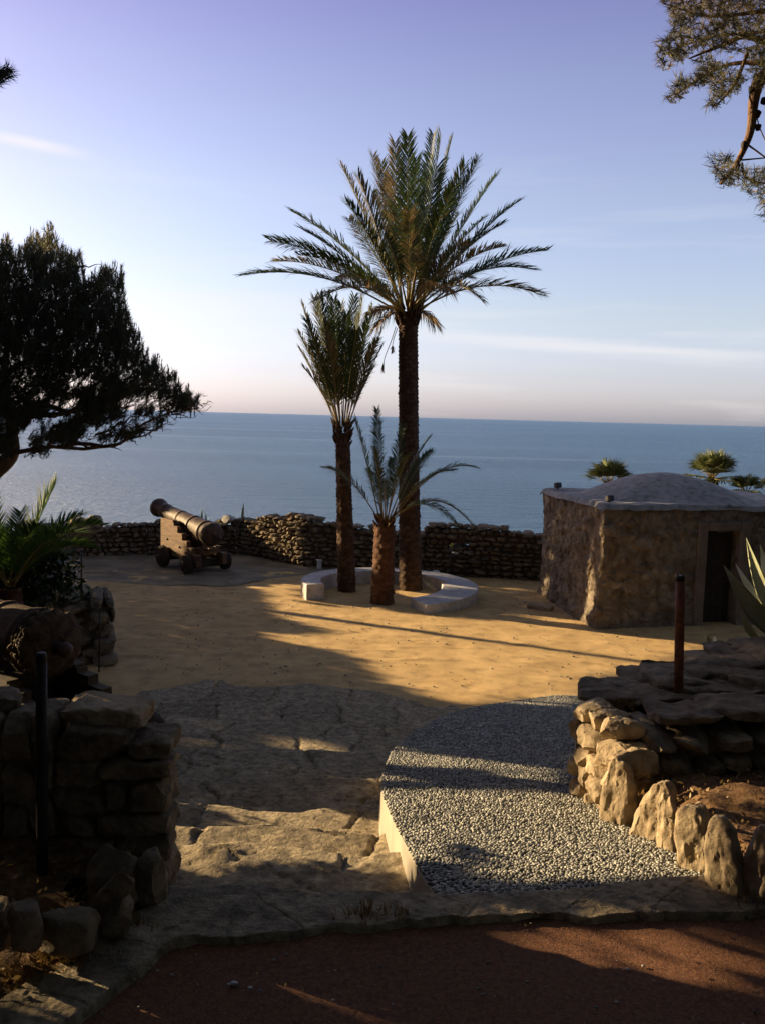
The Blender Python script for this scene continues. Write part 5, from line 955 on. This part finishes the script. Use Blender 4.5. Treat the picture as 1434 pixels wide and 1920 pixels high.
Srw = lambda x, y: atY(x, y, float(np.interp(x, [706, 715, 735, 765, 830], [5.5, 5.3, 4.8, 4.2, 3.45])))
litpoly([(700, 1470), (722, 1475), (780, 1585), (790, 1640), (768, 1648), (735, 1618), (700, 1590)], Srw, 1., .03)
GR = np.random.default_rng(123)
def shade_trees():
    r = np.random.default_rng(55); D0 = 18.; sa = np.array([-sin(SUN_AZ), cos(SUN_AZ)]); pa = np.array([UX, UY]); te = math.tan(SUN_EL)
    n = 270000; u = r.uniform(-2.5, 27, n); s = np.maximum(D0, 1.16*u+.6)+r.uniform(0, 4.5, n)
    ztop = 9.5+.9*np.sin(u*1.1)+.5*np.sin(u*2.7+1); z = -1.9+(ztop+1.9)*r.random(n); wv = z-s*te
    xy = u[:, None]*pa+s[:, None]*sa; k = np.ones(n, bool)
    k &= ~((z < -1.3) & (r.random(n) < .5))
    cl = fbm(np.stack([u*1.1, wv*1.6, s*.8], -1), 57, 3); k &= cl > -1.05
    jit = r.normal(0, .03, (n, 2))
    k = openness(u+jit[:, 0], wv+jit[:, 1], s, r, k, .05)
    u, s, z, xy = u[k], s[k], z[k], xy[k]; tc_ = np.array([0.5, 4, 7.5, 11, 14.5, 18, 22]); own = np.argmin(np.abs(u[:, None]-tc_), 1)
    labs = ['leafy tree far left outside the picture, nearest to the red path', 'second shade tree outside the picture on the left', 'third shade tree outside the picture on the left', 'fourth shade tree outside the picture on the left', 'fifth shade tree outside the picture on the left', 'sixth shade tree outside the picture behind the ruined wall', 'last shade tree outside the picture towards the sea']
    for i in range(len(tc_)):
        q = own == i
        if q.sum() < 50: continue
        base = tc_[i]*pa+(max(D0, 1.16*tc_[i]+.6)+2.2)*sa
        t = thing('shade_tree', labs[i], 'tree', (base[0], base[1], -1.95), 'trees standing to the left of the court'); a = MB(); P = np.column_stack([xy[q], z[q]]); leaves(a, P, .13, r, np.clip(r.normal(.4, .25, q.sum()), 0, 1)); part('crown', a, M['shrub'], t, False)
        a = MB(); branchy(a, (base[0], base[1], -2), (base[0], base[1], 3.5), .2, .07, 33+i, .05); part('trunk', a, M['bark'], t)
shade_trees()
def shade_screen():  # unseen leaf screen added to sharpen the shadows on steps and ramp
    r = np.random.default_rng(58); n = 52000; u = r.uniform(1.2, 6.6, n); s_ = np.maximum(5.0, 1.19*u+.55)+r.uniform(0, .9, n); z = -1.4+r.random(n)*(4.0+.3*np.sin(u*5)); xy = u[:, None]*np.array([UX, UY])+s_[:, None]*np.array([-sin(SUN_AZ), cos(SUN_AZ)]); wv = z-s_*math.tan(SUN_EL); k = openness(u, wv, s_, r, np.ones(n, bool)); q = np.column_stack([xy, z])[k]
    t = thing('shade_screen', 'added leafy hedge outside the picture left of the near cannon', 'shade_screen', (q[:, 0].mean(), q[:, 1].mean(), -1.4)); a = MB(); leaves(a, q, .07, r, np.clip(r.normal(.4, .25, len(q)), 0, 1)); part('foliage', a, M['shrub'], t, False); a = MB()
    for i in range(8):
        b = q[r.integers(len(q))]; branchy(a, (b[0], b[1], -1.5), (b[0], b[1], .6), .04, .01, 600+i)
    part('stems', a, M['bark'], t)
shade_screen()
def sky_blocking_grove():
    # unseen trees added behind, above and beside the viewpoint to block sky light
    r = np.random.default_rng(56); te = math.tan(SUN_EL)
    spots = [('tall tree of the grove added behind the viewpoint, on the left', (-8, -5.5), (6, 3.5, 6), 4.5, 9500), ('tall tree of the grove added directly behind the viewpoint', (0, -6.5), (6, 3.5, 6.5), 4.5, 9500), ('tall tree of the grove added behind the viewpoint, on the right', (8, -5), (6, 4, 6.5), 4.5, 9500),
             ('broad tree added over the planting bed at the right to block sky', (10.5, 4.0), (5, 5, 6), 4.5, 11000), ('broad tree added right of the hut to block sky', (15.5, 13), (4.5, 5.5, 5.5), 3.5, 9000), ('wide pine canopy added high over the viewpoint to block sky', (-1, -1.0), (9, 6.5, 2.0), 10.5, 12000), ('broad tree added left of the path, near the viewpoint, to block sky', (-9, 1.0), (4.5, 4.5, 5.0), 4.5, 9000)]
    for i, (lab, c, rad, zc, n) in enumerate(spots):
        d = r.normal(0, 1, (n, 3)); d /= np.linalg.norm(d, axis=1)[:, None]; P = d*(r.random(n)**.4)[:, None]*np.array(rad)*(1+.2*fbm(d*2.5+i, 40+i, 3))[:, None]+np.array([c[0], c[1], zc]); k = P[:, 2] > -1.2
        k &= ~((P[:, 1] > .2) & (np.abs(P[:, 0]) < P[:, 1]*.50+.35) & (P[:, 2] < 2+P[:, 1]*.50+.4)); u, wv = uw(P)
        k = openness(u, wv, -P[:, 0]*sin(SUN_AZ)+P[:, 1]*cos(SUN_AZ), r, k, .2)
        P = P[k]; t = thing('shade_tree', lab, 'tree', (c[0], c[1]-(1.5 if i == 5 else 0), -.4), 'trees of the grove added around the viewpoint'); a = MB(); leaves(a, P, .27, r, np.clip(r.normal(.4, .25, len(P)), 0, 1)); part('crown', a, M['shrub'], t, False)
        a = MB(); cc = (c[0], c[1]-(3.5 if i == 5 else 0)); branchy(a, (cc[0], cc[1], -1.5 if i != 4 else -2.2), (c[0], c[1], zc), .3, .1, 44+i, .04); part('trunk', a, M['bark'], t)
sky_blocking_grove()

# dry grass tufts, litter
def grass():
    r = np.random.default_rng(66); mb = MB(); P = []; 
    for (x, y, z, n, sp) in [(60, 1800, .02, 90, 45), (120, 1795, .02, 60, 30), (20, 1830, .02, 60, 40), (90, 1700, .05, 50, 60), (700, 1712, .03, 40, 40), (250, 1740, .02, 25, 20), (1180, 1345, -.0, 0, 0)]:
        for i in range(n): P.append(gz(x+r.normal(0, sp), y+r.normal(0, 10), z))
    for i in range(70): P.append(atY(r.uniform(1120, 1190), r.uniform(1318, 1335), 5.62))
    P = np.array(P); n = len(P)
    for k in range(5):
        d = np.stack([r.normal(0, .5, n), r.normal(0, .5, n), np.ones(n)], 1); d /= np.linalg.norm(d, axis=1)[:, None]; L_ = r.uniform(.015, .06, (n, 1)); w_ = np.array([.0025, 0, 0]); V = np.stack([P-w_, P+w_, P+d*L_], 1).reshape(-1, 3); mb.add(V, np.arange(3*n).reshape(-1, 3), np.repeat(r.random(n), 3))
    solo('dry_grass', mb, M['drygrass'], 'short dry straw coloured grass along the rocks and kerb', 'grass', kind='stuff', smooth=False)
    mb = MB(); n = 5200; x = r.uniform(1.45, 6, n); y = r.uniform(3.3, 5.2, n); P = np.column_stack([x, y, np.interp(y, [3.2, 4, 5.2], [.035, -.012, -.08])+r.uniform(-.02, .03, n)]); leaves(mb, P, .016, r, r.random(n)); n = 2500; x = r.uniform(-3.5, -1., n); y = r.uniform(2.6, 3.5, n); P = np.column_stack([x, y, .03+np.clip(y-2.9, 0, 1)*.16+np.clip(-x-1.2, 0, 3)*.05+r.uniform(-.02, .03, n)]); kk = x < np.interp(y, kb[:6, 1], kb[:6, 0])-.02; leaves(mb, P[kk], .016, r, r.random(kk.sum()))
    solo('leaf_litter', mb, M['drygrass'], 'brown leaf and needle litter scattered over the planting bed and verge', 'leaf litter', kind='stuff', smooth=False)
grass()
# loose grit on the path
r = np.random.default_rng(12); mb = MB(); v, f = ico(1)
for i in range(160):
    c = np.array([r.uniform(-1.0, 1.9), r.uniform(2.0, 3.05), .002]); s = r.uniform(.002, .007); mb.add(v*s*np.array([1.3, 1, .6])+c, f, r.random())
for x, y, s in ((440, 1843, .016), (470, 1852, .010), (430, 1846, .009)): rock(mb, gz(x, y, .004), (s, s*.8, s*.4), n=2.5, sub=2, amp=.3, seed=int(x), tone=.8)
solo('loose_grit', mb, M['pebble'], 'small pale stones scattered on the red path', 'grit', kind='stuff')
# scattered debris on the court and path
r = np.random.default_rng(21); mb = MB(); n = 900; x = r.uniform(-5, 7, n); y = r.uniform(12.3, 20.5, n); kx = fbm(np.stack([x*.5, y*.5, x*0], -1), 19, 3) > .22; x = x[kx]; y = y[kx]; n = len(x); P = np.column_stack([x, y, np.full(n, -1.885)]); leaves(mb, P, .022, r, r.random(n)); n = 500; P = np.column_stack([r.uniform(-2.6, 0, n), r.uniform(3.7, 9, n), np.zeros(n)]); P[:, 2] = stair_z(P[:, 1])+.0; leaves(mb, P, .012, r, r.random(n)); n = 420; P = np.column_stack([r.uniform(-1.1, 1.9, n), r.uniform(1.9, 3.35, n), np.full(n, .012)]); leaves(mb, P, .008, r, r.random(n))
solo('fallen_leaves', mb, M['drygrass'], 'tiny dry leaves and needles blown over the sand, steps and red path', 'fallen leaves', kind='stuff', smooth=False)
mb = MB(); v, f = ico(1)
for i in range(420):
    c = np.array([r.uniform(-4, 6), r.uniform(11.8, 19), -1.89]); s_ = r.uniform(.006, .02); mb.add(v*s_*np.array([1.3, 1, .6])+c, f, r.random())
solo('sand_grit', mb, M['pebble'], 'small stones lying loose on the sandy court', 'grit', kind='stuff')
bpy.context.view_layer.update()
